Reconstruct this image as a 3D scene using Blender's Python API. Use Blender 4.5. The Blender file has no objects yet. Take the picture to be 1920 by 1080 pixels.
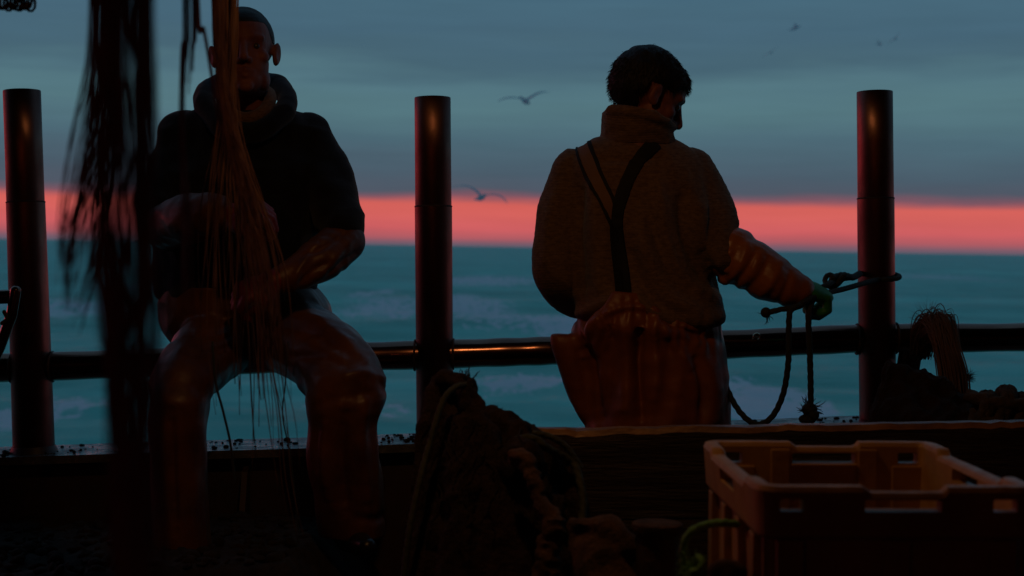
import bpy, bmesh, math, random
from mathutils import Vector, Matrix, noise
from mathutils.bvhtree import BVHTree
random.seed(7)
R = math.radians
SC = bpy.context.scene
COL = SC.collection

# ------------------------------------------------------------------ camera
FPX = 2900.0                       # focal length in pixels of a 1920 wide picture
EYE = Vector((0, 0, 1.23))
PITCH = math.atan((540 - 462.5) / FPX)
ROLL = R(0.92)
CM = Matrix.Translation(EYE) @ Matrix.Rotation(R(90) - PITCH, 4, 'X') @ Matrix.Rotation(ROLL, 4, 'Z')
cd = bpy.data.cameras.new('camera')
cam = bpy.data.objects.new('camera', cd)
COL.objects.link(cam)
cam.matrix_world = CM
cd.sensor_width = 36
cd.lens = 36 * FPX / 1920
cd.clip_start = 0.05
cd.clip_end = 20000
cd.dof.use_dof = True
cd.dof.focus_distance = 4.05
cd.dof.aperture_fstop = 4.2
cd.dof.aperture_blades = 8
SC.camera = cam


def lin(r, g, b):
    f = lambda c: (c / 255 / 12.92) if c <= 10 else ((c / 255 + 0.055) / 1.055) ** 2.4
    return (f(r), f(g), f(b), 1)


# ------------------------------------------------------------------ world: dusk sky
W = bpy.data.worlds.new('World')
SC.world = W
W.use_nodes = True
nt = W.node_tree
nt.nodes.clear()
N = nt.nodes.new
L = nt.links.new


def vmath(tree, op, a, b=None):
    n = tree.nodes.new('ShaderNodeMath')
    n.operation = op
    for i, v in enumerate((a, b)):
        if v is None: continue
        if isinstance(v, (int, float)): n.inputs[i].default_value = v
        else: tree.links.new(v, n.inputs[i])
    return n.outputs[0]


tc = N('ShaderNodeTexCoord')
sep = N('ShaderNodeSeparateXYZ')
L(tc.outputs['Generated'], sep.inputs[0])
mp = N('ShaderNodeMapping')
mp.inputs['Scale'].default_value = (3.0, 3.0, 26.0)
L(tc.outputs['Generated'], mp.inputs[0])
n1 = N('ShaderNodeTexNoise')
n1.inputs['Scale'].default_value = 1.6
n1.inputs['Detail'].default_value = 5
n1.inputs['Roughness'].default_value = 0.55
L(mp.outputs[0], n1.inputs['Vector'])
# cloud layers bend the higher bands more than the band on the horizon
amt = vmath(nt, 'MULTIPLY', vmath(nt, 'MULTIPLY', sep.outputs['Z'], vmath(nt, 'SUBTRACT', n1.outputs['Fac'], 0.5)), 0.42)
wob = vmath(nt, 'MULTIPLY', vmath(nt, 'SUBTRACT', n1.outputs['Fac'], 0.5), 0.002)
zz = vmath(nt, 'ADD', vmath(nt, 'ADD', sep.outputs['Z'], amt), wob)
fac = vmath(nt, 'DIVIDE', vmath(nt, 'ADD', zz, 0.01), 0.21)
ramp = N('ShaderNodeValToRGB')
L(fac, ramp.inputs[0])
stops = [(-20, (60, 84, 96)), (-4, (84, 90, 106)), (6, (118, 90, 104)), (16, (172, 90, 98)), (34, (204, 94, 97)), (62, (212, 98, 93)),
         (78, (211, 97, 90)), (92, (124, 85, 98)), (104, (80, 88, 102)), (140, (74, 92, 106)), (200, (76, 104, 117)), (262, (84, 118, 127)),
         (300, (83, 117, 128)), (345, (71, 101, 116)), (400, (70, 101, 119)), (470, (71, 104, 122)), (570, (60, 90, 112))]
cr = ramp.color_ramp
while len(cr.elements) < len(stops): cr.elements.new(0.5)
for e, (px, c) in zip(cr.elements, stops):
    e.position = (px / FPX + 0.01) / 0.21
    e.color = lin(*c)
mp2 = N('ShaderNodeMapping')
mp2.inputs['Scale'].default_value = (5.0, 5.0, 60.0)
mp2.inputs['Location'].default_value = (3.1, 0.4, 2)
L(tc.outputs['Generated'], mp2.inputs[0])
n2 = N('ShaderNodeTexNoise')
n2.inputs['Scale'].default_value = 2.2
n2.inputs['Detail'].default_value = 6
L(mp2.outputs[0], n2.inputs['Vector'])
br = vmath(nt, 'ADD', vmath(nt, 'MULTIPLY', n2.outputs['Fac'], 0.22), 0.89)
hs = N('ShaderNodeVectorMath'); hs.operation = 'SCALE'
L(ramp.outputs[0], hs.inputs[0]); L(br, hs.inputs['Scale'])
# afterglow of the set sun, well to the left of the picture
dt = N('ShaderNodeVectorMath'); dt.operation = 'DOT_PRODUCT'
L(tc.outputs['Generated'], dt.inputs[0])
dt.inputs[1].default_value = (-0.80, 0.60, 0)
mr = N('ShaderNodeMapRange'); mr.interpolation_type = 'SMOOTHSTEP'
L(dt.outputs['Value'], mr.inputs[0])
mr.inputs[1].default_value = math.cos(R(33)); mr.inputs[2].default_value = math.cos(R(12))
mr2 = N('ShaderNodeMapRange'); mr2.interpolation_type = 'SMOOTHSTEP'
L(sep.outputs['Z'], mr2.inputs[0])
mr2.inputs[1].default_value = 0.34; mr2.inputs[2].default_value = 0.10
g = vmath(nt, 'MULTIPLY', vmath(nt, 'MULTIPLY', mr.outputs[0], mr2.outputs[0]), 1.0)
gc = N('ShaderNodeVectorMath'); gc.operation = 'SCALE'
gc.inputs[0].default_value = (0.55, 0.010, 0.045)
L(g, gc.inputs['Scale'])
ad = N('ShaderNodeVectorMath'); ad.operation = 'ADD'
dm = N('ShaderNodeVectorMath'); dm.operation = 'SCALE'
L(hs.outputs[0], dm.inputs[0]); L(vmath(nt, 'SUBTRACT', 1.0, vmath(nt, 'MULTIPLY', g, 0.85)), dm.inputs['Scale'])
L(dm.outputs[0], ad.inputs[0]); L(gc.outputs[0], ad.inputs[1])
bg = N('ShaderNodeBackground'); bg.inputs[1].default_value = 1.0
L(ad.outputs[0], bg.inputs[0])
wo = N('ShaderNodeOutputWorld'); L(bg.outputs[0], wo.inputs[0])

# faint red sun glow from beyond the left edge, almost on the horizon
sl = bpy.data.lights.new('sun', 'SUN')
sl.energy = 0.05; sl.angle = R(14); sl.color = (1.0, 0.22, 0.22)
so = bpy.data.objects.new('sun', sl); COL.objects.link(so)
so.rotation_euler = Vector((0.80, -0.60, -0.10)).to_track_quat('-Z', 'Y').to_euler()

SC.view_settings.view_transform = 'Standard'
SC.view_settings.look = 'None'
SC.view_settings.exposure = 0
SC.view_settings.gamma = 1
SC.render.engine = 'CYCLES'
SC.cycles.max_bounces = 6


# ------------------------------------------------------------------ helpers
def P(px, py, d):
    """a photograph direction at a real distance in metres"""
    return CM @ Vector(((px - 960) / FPX * d, (540 - py) / FPX * d, -d))


def ray(px, py):
    return (P(px, py, 1) - EYE).normalized()


LOC = {}


def tag(o, label=None, cat=None, group=None, kind=None):
    if label: o['label'] = label
    if cat: o['category'] = cat
    if group: o['group'] = group
    if kind: o['kind'] = kind
    return o


def thing(name, loc, label, cat, group=None):
    o = bpy.data.objects.new(name, None)
    COL.objects.link(o)
    o.location = loc
    o.empty_display_size = 0.1
    LOC[o.name] = Vector(loc)
    return tag(o, label, cat, group)


def obj(name, src, mat, parent=None, smooth=True, origin=None):
    if isinstance(src, bmesh.types.BMesh):
        me = bpy.data.meshes.new(name)
        bmesh.ops.recalc_face_normals(src, faces=src.faces[:])
        src.to_mesh(me); src.free()
    else:
        me = src
    me.name = name
    o = bpy.data.objects.new(name, me)
    COL.objects.link(o)
    if parent is not None:
        off = LOC[parent.name]
        me.transform(Matrix.Translation(-off))
        o.parent = parent
        LOC[o.name] = off
    else:
        if origin is None:
            vs = [v.co for v in me.vertices]
            origin = Vector((sum(v.x for v in vs) / len(vs), sum(v.y for v in vs) / len(vs), min(v.z for v in vs)))
        origin = Vector(origin)
        me.transform(Matrix.Translation(-origin))
        o.location = origin
        LOC[o.name] = origin
    if mat is not None:
        if len(me.materials): me.materials.clear()
        me.materials.append(mat)
    if smooth:
        me.polygons.foreach_set('use_smooth', [True] * len(me.polygons))
        if len(me.vertices) < 4000: me.set_sharp_from_angle(angle=R(50))
    return o


def frames(pts):
    T = []
    for i in range(len(pts)):
        a = pts[max(i - 1, 0)]; b = pts[min(i + 1, len(pts) - 1)]
        t = b - a
        T.append(t.normalized() if t.length > 1e-9 else Vector((0, 0, 1)))
    up = Vector((0, 0, 1)) if abs(T[0].z) < 0.9 else Vector((0, 1, 0))
    n = (up - T[0] * up.dot(T[0])).normalized()
    out = []
    for i, t in enumerate(T):
        n = n - t * n.dot(t)
        if n.length < 1e-6: n = t.orthogonal()
        n.normalize()
        out.append((t, n, t.cross(n)))
    return out


def curve(ctrl, per=8):
    """Catmull-Rom through control points (Vectors or tuples of any length)"""
    c = [tuple(p) for p in ctrl]
    out = []
    for i in range(len(c) - 1):
        p0 = c[max(i - 1, 0)]; p1 = c[i]; p2 = c[i + 1]; p3 = c[min(i + 2, len(c) - 1)]
        for k in range(per):
            t = k / per
            out.append(tuple(0.5 * ((2 * b) + (-a + cc) * t + (2 * a - 5 * b + 4 * cc - d) * t * t + (-a + 3 * b - 3 * cc + d) * t ** 3)
                             for a, b, cc, d in zip(p0, p1, p2, p3)))
    out.append(c[-1])
    return out


def tube(bm, pts, rad, seg=12, flat=1.0, lobes=0, pitch=0.0, lobe_amt=0.22, dome=False):
    pts = [Vector(p) for p in pts]
    if isinstance(rad, (int, float)): rad = [rad] * len(pts)
    rad = list(rad)
    if dome:   # rounded ends
        t0 = (pts[0] - pts[1]).normalized(); t1 = (pts[-1] - pts[-2]).normalized()
        r0, r1 = rad[0], rad[-1]
        A, RA, B, RB = [], [], [], []
        for k in (0.97, 0.8, 0.5, 0.25):
            A.append(pts[0] + t0 * r0 * k); RA.append(r0 * math.sqrt(1 - k * k))
        for k in (0.25, 0.5, 0.8, 0.97):
            B.append(pts[-1] + t1 * r1 * k); RB.append(r1 * math.sqrt(1 - k * k))
        pts = A + pts + B; rad = RA + rad + RB
    fr = frames(pts)
    rings = []
    s = 0
    for i, p in enumerate(pts):
        if i: s += (pts[i] - pts[i - 1]).length
        t, n, b = fr[i]
        ph = s / pitch * 2 * math.pi if pitch else 0
        ring = []
        for k in range(seg):
            a = 2 * math.pi * k / seg
            r = rad[i]
            if lobes: r = rad[i] * (1 - lobe_amt + lobe_amt * 1.6 * abs(math.cos(lobes * (a + ph) / 2)) ** 0.8)
            ring.append(bm.verts.new(p + n * (math.cos(a) * r) + b * (math.sin(a) * r * flat)))
        rings.append(ring)
    for a, b in zip(rings, rings[1:]):
        for k in range(seg):
            bm.faces.new((a[k], a[(k + 1) % seg], b[(k + 1) % seg], b[k]))
    bm.faces.new(rings[0][::-1]); bm.faces.new(rings[-1])
    return bm


def ball(bm, c, r, rot=None, seg=20):
    if isinstance(r, (int, float)): r = (r, r, r)
    m = Matrix.Translation(Vector(c))
    if rot is not None: m = m @ rot.to_4x4()
    m = m @ Matrix.Diagonal((r[0], r[1], r[2], 1))
    bmesh.ops.create_uvsphere(bm, u_segments=seg, v_segments=seg // 2 + 2, radius=1, matrix=m)


def loft(bm, rows, seg=28, n=2.3, per=4):
    """rows: (py, x_left, x_right, depth, half_thickness); rounded closed body"""
    rows = curve(rows, per)
    rings = []
    for (py, xl, xr, d, th) in rows:
        c = P((xl + xr) / 2, py, d)
        rx = (xr - xl) / 2 / FPX * d
        ring = []
        for k in range(seg):
            a = 2 * math.pi * k / seg
            ca, sa = math.cos(a), math.sin(a)
            ring.append(bm.verts.new(c + Vector((math.copysign(abs(ca) ** (2 / n), ca) * rx, math.copysign(abs(sa) ** (2 / n), sa) * th, 0))))
        rings.append(ring)
    for a, b in zip(rings, rings[1:]):
        for k in range(seg):
            bm.faces.new((a[k], a[(k + 1) % seg], b[(k + 1) % seg], b[k]))
    bm.faces.new(rings[0][::-1]); bm.faces.new(rings[-1])


def box(bm, lo, hi, m=None, bev=0.0):
    lo, hi = Vector(lo), Vector(hi)
    c = (lo + hi) / 2; s = hi - lo
    M = Matrix.Translation(c) @ Matrix.Diagonal((s.x, s.y, s.z, 1))
    if m is not None: M = m @ M
    r = bmesh.ops.create_cube(bm, size=1, matrix=M)
    if bev:
        es = set()
        for v in r['verts']:
            es.update(v.link_edges)
        bmesh.ops.bevel(bm, geom=list(es), offset=bev, segments=2, affect='EDGES', profile=0.6)


def remesh(bm, voxel, smooth=4, disp=None, brushes=None):
    me = bpy.data.meshes.new('tmp')
    bmesh.ops.recalc_face_normals(bm, faces=bm.faces[:])
    bm.to_mesh(me); bm.free()
    o = bpy.data.objects.new('tmp', me); COL.objects.link(o)
    m = o.modifiers.new('r', 'REMESH'); m.mode = 'VOXEL'; m.voxel_size = voxel; m.adaptivity = 0
    if smooth:
        s = o.modifiers.new('s', 'SMOOTH'); s.factor = 0.5; s.iterations = smooth
    dg = bpy.context.evaluated_depsgraph_get(); dg.update()
    res = bpy.data.meshes.new_from_object(o.evaluated_get(dg))
    bpy.data.objects.remove(o); bpy.data.meshes.remove(me)
    if brushes:
        for v in res.vertices:
            for (c, r, vec) in brushes:
                q = (v.co - c).length_squared / (r * r)
                if q < 6: v.co += vec * math.exp(-q)
    if disp:
        nor = [n.vector.copy() for n in res.vertex_normals]
        for v, n in zip(res.vertices, nor):
            v.co += n * disp(v.co, n)
    return res


def nz(v, s):
    return noise.noise(Vector((v[0] * s[0], v[1] * s[1], v[2] * s[2])))


def ridge(v, s):
    return 1 - 2 * abs(nz(v, s)) * 1.6


# ------------------------------------------------------------------ materials
def material(name, col, rough=0.6, metal=0.0, col2=None, nscale=12, bump=0.0, bscale=40, bdist=0.01, spec=0.5, stretch=(1, 1, 1),
             aniso=0.0, coat=0.0, rough_var=0.0, detail=6, knit=None, sss=0.0, trans=0.0, sheen=0.0):
    m = bpy.data.materials.new(name)
    m.use_nodes = True
    t = m.node_tree
    b = t.nodes['Principled BSDF']
    b.inputs['Base Color'].default_value = (*col, 1)
    b.inputs['Roughness'].default_value = rough
    b.inputs['Metallic'].default_value = metal
    b.inputs['Specular IOR Level'].default_value = spec
    b.inputs['Anisotropic'].default_value = aniso
    b.inputs['Coat Weight'].default_value = coat
    b.inputs['Coat Roughness'].default_value = 0.2
    b.inputs['Sheen Weight'].default_value = sheen
    if aniso:
        tg = t.nodes.new('ShaderNodeTangent'); tg.direction_type = 'RADIAL'; tg.axis = 'Z'
        t.links.new(tg.outputs[0], b.inputs['Tangent'])
    c = t.nodes.new('ShaderNodeTexCoord')
    mpn = t.nodes.new('ShaderNodeMapping'); mpn.inputs['Scale'].default_value = stretch
    t.links.new(c.outputs['Object'], mpn.inputs[0])
    if col2 is not None or rough_var:
        n = t.nodes.new('ShaderNodeTexNoise'); n.inputs['Scale'].default_value = nscale; n.inputs['Detail'].default_value = detail
        n.inputs['Roughness'].default_value = 0.62
        t.links.new(mpn.outputs[0], n.inputs['Vector'])
        r = t.nodes.new('ShaderNodeMapRange'); r.inputs[1].default_value = 0.36; r.inputs[2].default_value = 0.64
        t.links.new(n.outputs['Fac'], r.inputs[0])
        if col2 is not None:
            mx = t.nodes.new('ShaderNodeMix'); mx.data_type = 'RGBA'
            mx.inputs[6].default_value = (*col, 1); mx.inputs[7].default_value = (*col2, 1)
            t.links.new(r.outputs[0], mx.inputs[0]); t.links.new(mx.outputs[2], b.inputs['Base Color'])
        if rough_var:
            r2 = t.nodes.new('ShaderNodeMapRange'); r2.inputs[3].default_value = rough - rough_var; r2.inputs[4].default_value = rough + rough_var
            t.links.new(r.outputs[0], r2.inputs[0]); t.links.new(r2.outputs[0], b.inputs['Roughness'])
    h = None
    if bump:
        n = t.nodes.new('ShaderNodeTexNoise'); n.inputs['Scale'].default_value = bscale; n.inputs['Detail'].default_value = 8
        n.inputs['Roughness'].default_value = 0.65
        t.links.new(mpn.outputs[0], n.inputs['Vector'])
        h = n.outputs['Fac']
    if knit:
        w = t.nodes.new('ShaderNodeTexWave'); w.bands_direction = 'Z'; w.inputs['Scale'].default_value = knit
        w.inputs['Distortion'].default_value = 1.6; w.inputs['Detail'].default_value = 2; w.inputs['Detail Scale'].default_value = 3
        t.links.new(c.outputs['Object'], w.inputs['Vector'])
        h = vmath(t, 'ADD', vmath(t, 'MULTIPLY', w.outputs['Fac'], 0.8), h if h is not None else 0)
    if h is not None:
        bp = t.nodes.new('ShaderNodeBump'); bp.inputs['Strength'].default_value = bump or 0.6; bp.inputs['Distance'].default_value = bdist
        t.links.new(h, bp.inputs['Height']); t.links.new(bp.outputs[0], b.inputs['Normal'])
    return m


M = {}
M['steel'] = material('worn_steel_tube', (0.20, 0.11, 0.09), 0.33, 1.0, (0.12, 0.055, 0.045), 9, 0.22, 22, 0.002, aniso=0.88, rough_var=0.04, stretch=(1, 1, 0.5))
M['rail'] = material('polished_rail_tube', (0.34, 0.19, 0.14), 0.18, 1.0, (0.22, 0.10, 0.075), 8, 0.10, 45, 0.002, rough_var=0.04, stretch=(0.4, 1, 1))
M['paint'] = material('dark_painted_steel', (0.035, 0.032, 0.035), 0.5, 0.0, (0.07, 0.035, 0.025), 6, 0.3, 25, 0.004)
M['cap'] = material('wet_bulwark_cap', (0.10, 0.10, 0.10), 0.30, 0.0, (0.045, 0.04, 0.035), 18, 0.5, 40, 0.006, rough_var=0.15)
M['wheel'] = material('red_bounce_wheelhouse_paint', (0.22, 0.075, 0.045), 0.7, 0.0, (0.15, 0.05, 0.03), 3)  # red chosen to bounce warm fill onto the deck
M['deck'] = material('wet_deck', (0.045, 0.038, 0.03), 0.45, 0.0, (0.025, 0.02, 0.018), 5, 0.4, 30, 0.006)
M['shelter'] = material('red_bounce_shelter_paint', (0.16, 0.045, 0.03), 0.8, 0.0, (0.09, 0.03, 0.02), 3)  # red-brown so that bounced light tints rail and posts
M['wood'] = material('weathered_board', (0.038, 0.018, 0.010), 0.6, 0.0, (0.018, 0.009, 0.006), 9, 0.9, 26, 0.012, stretch=(0.35, 1.5, 3.0), rough_var=0.2)
M['wool'] = material('oatmeal_wool', (0.22, 0.13, 0.078), 0.95, 0.0, (0.13, 0.075, 0.045), 70, 0.35, 160, 0.0025, stretch=(1, 1, 2.2), knit=75, sheen=0.15, spec=0.2)
M['navy'] = material('dark_hoodie_cotton', (0.014, 0.016, 0.024), 0.95, 0.0, (0.009, 0.010, 0.014), 30, 0.5, 120, 0.003, spec=0.15, sheen=0.2)
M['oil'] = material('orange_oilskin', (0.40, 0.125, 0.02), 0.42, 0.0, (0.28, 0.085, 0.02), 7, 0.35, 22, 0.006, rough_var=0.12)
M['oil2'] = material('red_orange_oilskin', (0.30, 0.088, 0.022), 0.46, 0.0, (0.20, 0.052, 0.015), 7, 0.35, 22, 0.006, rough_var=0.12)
M['oil_dark'] = material('shaded_oilskin', (0.19, 0.066, 0.015), 0.45, 0.0, (0.08, 0.024, 0.008), 7, 0.35, 22, 0.006, rough_var=0.1)  # oilskin darkened for the shadow over the seated man
M['oil_red'] = material('crimson_rubber', (0.26, 0.018, 0.012), 0.5, 0.0, (0.12, 0.008, 0.006), 12, 0.3, 30, 0.004)
M['green'] = material('green_rubber_glove', (0.035, 0.30, 0.07), 0.55, 0.0, (0.02, 0.18, 0.045), 20, 0.35, 70, 0.003)
M['skin'] = material('ruddy_skin', (0.30, 0.105, 0.075), 0.6, 0.0, (0.20, 0.062, 0.045), 25, 0.25, 90, 0.002)
M['hair'] = material('dark_hair', (0.012, 0.008, 0.006), 0.6, 0.0, (0.006, 0.004, 0.003), 60, 0.9, 150, 0.004, stretch=(1, 1, 0.3))
M['eye'] = material('eye', (0.06, 0.05, 0.045), 0.25)
M['boot'] = material('black_rubber_boot', (0.012, 0.012, 0.013), 0.35, 0.0, None, 8, 0.2, 30, 0.003)
M['strap'] = material('black_elastic', (0.008, 0.007, 0.007), 0.8, 0.0, None, 8, 0.5, 150, 0.002)
M['strap_tan'] = material('tan_elastic', (0.20, 0.10, 0.05), 0.8, 0.0, None, 8, 0.5, 150, 0.002)
M['rope'] = material('tarred_rope', (0.02, 0.026, 0.022), 0.8, 0.0, (0.035, 0.035, 0.025), 60, 0.6, 220, 0.003)
M['rope_green'] = material('green_rope', (0.17, 0.46, 0.11), 0.6, 0.0, (0.09, 0.25, 0.06), 60, 0.6, 220, 0.003)
M['rope_olive'] = material('olive_rope', (0.045, 0.05, 0.02), 0.8, 0.0, (0.02, 0.024, 0.01), 60, 0.6, 220, 0.003)
M['net'] = material('brown_trawl_net', (0.05, 0.028, 0.02), 0.95, 0.0, (0.03, 0.018, 0.012), 22, 1.0, 70, 0.02, spec=0.2)
M['tan'] = material('sandy_rope_fibre', (0.14, 0.075, 0.042), 0.9, 0.0, (0.06, 0.035, 0.02), 30, 1.0, 90, 0.012, spec=0.2)
M['strand_dark'] = material('black_brown_strands', (0.32, 0.11, 0.08), 0.8, 0.0, (0.10, 0.035, 0.028), 8, spec=0.25)
M['strand_orange'] = material('orange_strands', (0.26, 0.115, 0.03), 0.7, 0.0, (0.12, 0.045, 0.015), 6, spec=0.3)
M['strand_brown'] = material('brown_strands', (0.20, 0.10, 0.05), 0.8, 0.0, (0.09, 0.045, 0.025), 6, spec=0.2)
M['crate'] = material('faded_orange_plastic', (0.50, 0.29, 0.10), 0.5, 0.0, (0.34, 0.17, 0.055), 7, 0.35, 30, 0.004, rough_var=0.12)
M['catch'] = material('shelly_seabed_catch', (0.05, 0.03, 0.02), 0.9, 0.0, (0.02, 0.013, 0.01), 35, 1.0, 50, 0.02)
M['gull'] = material('gull_plumage', (0.86, 0.90, 0.94), 0.8, 0.0, (0.66, 0.70, 0.75), 3)
M['gull_dark'] = material('gull_wing_tip', (0.66, 0.72, 0.76), 0.8)
for k_ in ('gull', 'gull_dark'):
    t_ = M[k_].node_tree; p_ = t_.nodes['Principled BSDF']; o_ = [n for n in t_.nodes if n.type == 'OUTPUT_MATERIAL'][0]
    tr_ = t_.nodes.new('ShaderNodeBsdfTranslucent'); tr_.inputs[0].default_value = (.85, .9, .95, 1)
    mx_ = t_.nodes.new('ShaderNodeMixShader'); mx_.inputs[0].default_value = .72
    t_.links.new(p_.outputs[0], mx_.inputs[1]); t_.links.new(tr_.outputs[0], mx_.inputs[2]); t_.links.new(mx_.outputs[0], o_.inputs[0])
M['dirt'] = material('black_grit', (0.012, 0.011, 0.01), 0.9)
M['iron'] = material('rusty_iron', (0.10, 0.05, 0.03), 0.7, 0.3, (0.035, 0.02, 0.015), 14, 0.6, 60, 0.006)

# ------------------------------------------------------------------ sea
SEA_Z = -1.25
FOAM = [  # px, py, half width px, half height px, strength
    (905, 527, 75, 5, .75), (880, 577, 50, 9, .85), (935, 600, 55, 8, .8), (862, 560, 22, 5, .8), (1052, 610, 40, 11, 1.25), (716, 578, 44, 10, .8),
    (700, 552, 22, 6, .7), (755, 596, 22, 6, .7), (1000, 716, 62, 9, 1.1), (960, 735, 42, 7, .7), (1412, 752, 58, 20, 1.5), (1455, 785, 66, 16, 1.4),
    (1375, 735, 30, 10, .8), (150, 582, 60, 6, .6), (30, 795, 50, 12, .8), (130, 768, 50, 8, .45), (890, 790, 60, 8, .45), (1560, 655, 60, 6, .3),
    (640, 760, 50, 8, .3), (1750, 520, 90, 4, .25), (300, 540, 80, 4, .4), (520, 600, 60, 6, .4), (1340, 640, 50, 5, .5),
    (60, 570, 50, 5, .5), (1150, 560, 70, 6, .6), (745, 780, 30, 10, .35)]


def sea_hit(px, py):
    r = ray(px, py)
    t = (SEA_Z - EYE.z) / r.z
    return EYE + r * t


FP = []
for (px, py, w, h, s) in FOAM:
    c = sea_hit(px, py)
    d = (c - EYE).length
    hy = abs((sea_hit(px, py - h) - sea_hit(px, py + h)).y) / 2 * 1.3
    FP.append((c.x, c.y, w / FPX * d, hy, s))
rows, cols = 430, 460
ys = [3.2 * (9000 / 3.2) ** ((i / (rows - 1)) ** 1.25) for i in range(rows)]
verts, foam = [], []
for y in ys:
    for j in range(cols):
        u = j / (cols - 1) * 2 - 1
        a = (0.42 * u + 0.58 * u ** 3) * R(78)
        x = y * math.tan(a)
        dd = math.hypot(x, y)
        f = max(0.0, 1 - dd / 900)
        z = 0
        if f > 0:
            z = f * (0.30 * nz((x, y, 0), (.055, .11, 1)) + 0.16 * nz((x + 31, y, 4), (.16, .34, 1)) + 0.07 * (1 - 2 * abs(nz((x, y + 9, 7), (.45, .8, 1)))))
            if dd < 60: z += 0.028 * (1 - dd / 60) * (1 - 2 * abs(nz((x, y, 3), (1.7, 2.6, 1))))
        verts.append((x, y, SEA_Z + z))
        m = 0
        for (cx, cy, hw, hy, s) in FP:
            q = ((x - cx) / hw) ** 2 + ((y - cy) / hy) ** 2
            if q < 12: m += s * math.exp(-q * 0.7)
        foam.append(min(m, 1.5))
faces = [(i * cols + j, i * cols + j + 1, (i + 1) * cols + j + 1, (i + 1) * cols + j) for i in range(rows - 1) for j in range(cols - 1)]
me = bpy.data.meshes.new('sea')
me.from_pydata(verts, [], faces)
at = me.attributes.new('foam', 'FLOAT', 'POINT')
at.data.foreach_set('value', foam)
me.polygons.foreach_set('use_smooth', [True] * len(me.polygons))
sm = bpy.data.materials.new('sea_water'); sm.use_nodes = True
t = sm.node_tree; b = t.nodes['Principled BSDF']
b.inputs['Roughness'].default_value = 0.34
b.inputs['Specular IOR Level'].default_value = 0.32
b.inputs['IOR'].default_value = 1.33
c = t.nodes.new('ShaderNodeTexCoord')
nA = t.nodes.new('ShaderNodeTexNoise'); nA.inputs['Scale'].default_value = 1.6; nA.inputs['Detail'].default_value = 8; nA.inputs['Roughness'].default_value = .7
mpp = t.nodes.new('ShaderNodeMapping'); mpp.inputs['Scale'].default_value = (0.55, 1.0, 1)
t.links.new(c.outputs['Object'], mpp.inputs[0]); t.links.new(mpp.outputs[0], nA.inputs['Vector'])
nB = t.nodes.new('ShaderNodeTexNoise'); nB.inputs['Scale'].default_value = 0.07; nB.inputs['Detail'].default_value = 4
t.links.new(mpp.outputs[0], nB.inputs['Vector'])
fa = t.nodes.new('ShaderNodeAttribute'); fa.attribute_name = 'foam'
nF = t.nodes.new('ShaderNodeTexNoise'); nF.inputs['Scale'].default_value = 1.5; nF.inputs['Detail'].default_value = 7; nF.inputs['Roughness'].default_value = .68
mF = t.nodes.new('ShaderNodeMapping'); mF.inputs['Scale'].default_value = (2.6, 0.85, 1)
t.links.new(c.outputs['Object'], mF.inputs[0]); t.links.new(mF.outputs[0], nF.inputs['Vector'])
v = vmath(t, 'MULTIPLY', fa.outputs['Fac'], vmath(t, 'MULTIPLY', vmath(t, 'POWER', nF.outputs['Fac'], 6.0), 60.0))
v = vmath(t, 'ADD', v, vmath(t, 'MULTIPLY', vmath(t, 'MAXIMUM', vmath(t, 'SUBTRACT', nF.outputs['Fac'], .635), 0), 4.0))
fm = t.nodes.new('ShaderNodeMapRange'); fm.interpolation_type = 'SMOOTHSTEP'
t.links.new(v, fm.inputs[0]); fm.inputs[1].default_value = 0.12; fm.inputs[2].default_value = 0.38
cA = t.nodes.new('ShaderNodeMix'); cA.data_type = 'RGBA'
cA.inputs[6].default_value = (0.06, 0.46, 0.38, 1); cA.inputs[7].default_value = (0.22, 0.82, 0.70, 1)
rB = t.nodes.new('ShaderNodeMapRange'); rB.inputs[1].default_value = .35; rB.inputs[2].default_value = .65
nC = t.nodes.new('ShaderNodeTexNoise'); nC.inputs['Scale'].default_value = 0.5; nC.inputs['Detail'].default_value = 5
t.links.new(mpp.outputs[0], nC.inputs['Vector'])
t.links.new(vmath(t, 'MULTIPLY', vmath(t, 'ADD', nB.outputs['Fac'], nC.outputs['Fac']), .5), rB.inputs[0]); t.links.new(rB.outputs[0], cA.inputs[0])
cB = t.nodes.new('ShaderNodeMix'); cB.data_type = 'RGBA'
t.links.new(fm.outputs[0], cB.inputs[0]); t.links.new(cA.outputs[2], cB.inputs[6]); cB.inputs[7].default_value = (0.74, 0.80, 0.85, 1)
t.links.new(cB.outputs[2], b.inputs['Base Color'])
bp = t.nodes.new('ShaderNodeBump'); bp.inputs['Strength'].default_value = 0.8; bp.inputs['Distance'].default_value = 0.3
t.links.new(nA.outputs['Fac'], bp.inputs['Height']); t.links.new(bp.outputs[0], b.inputs['Normal'])
me.materials.append(sm)
sea = bpy.data.objects.new('sea', me); COL.objects.link(sea)
tag(sea, 'choppy teal sea with blurred white caps', kind='structure')

# ------------------------------------------------------------------ deck, shelter, bulwark
bm = bmesh.new(); box(bm, (-5, -3, -0.12), (6, 4.50, 0.0))
tag(obj('deck', bm, M['deck'], smooth=False), 'dark wet steel deck', kind='structure')
sh = []  # unseen shelter; roof and side walls lengthened to keep skylight off the men
bm = bmesh.new(); box(bm, (-4.6, -3, 2.55), (5.6, 4.15, 2.62)); tag(obj('shelter_roof', bm, M['shelter'], smooth=False), kind='structure')
bm = bmesh.new(); box(bm, (-4.6, -3.06, 0), (5.6, -3, 2.62)); tag(obj('wheelhouse_wall', bm, M['wheel'], smooth=False), kind='structure')
for xx, nm in ((-4.66, 'shelter_wall_left'), (5.6, 'shelter_wall_right')):
    bm = bmesh.new(); box(bm, (xx, -3, 0), (xx + .06, 4.15, 2.55)); tag(obj(nm, bm, M['shelter'], smooth=False), kind='structure')

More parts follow.
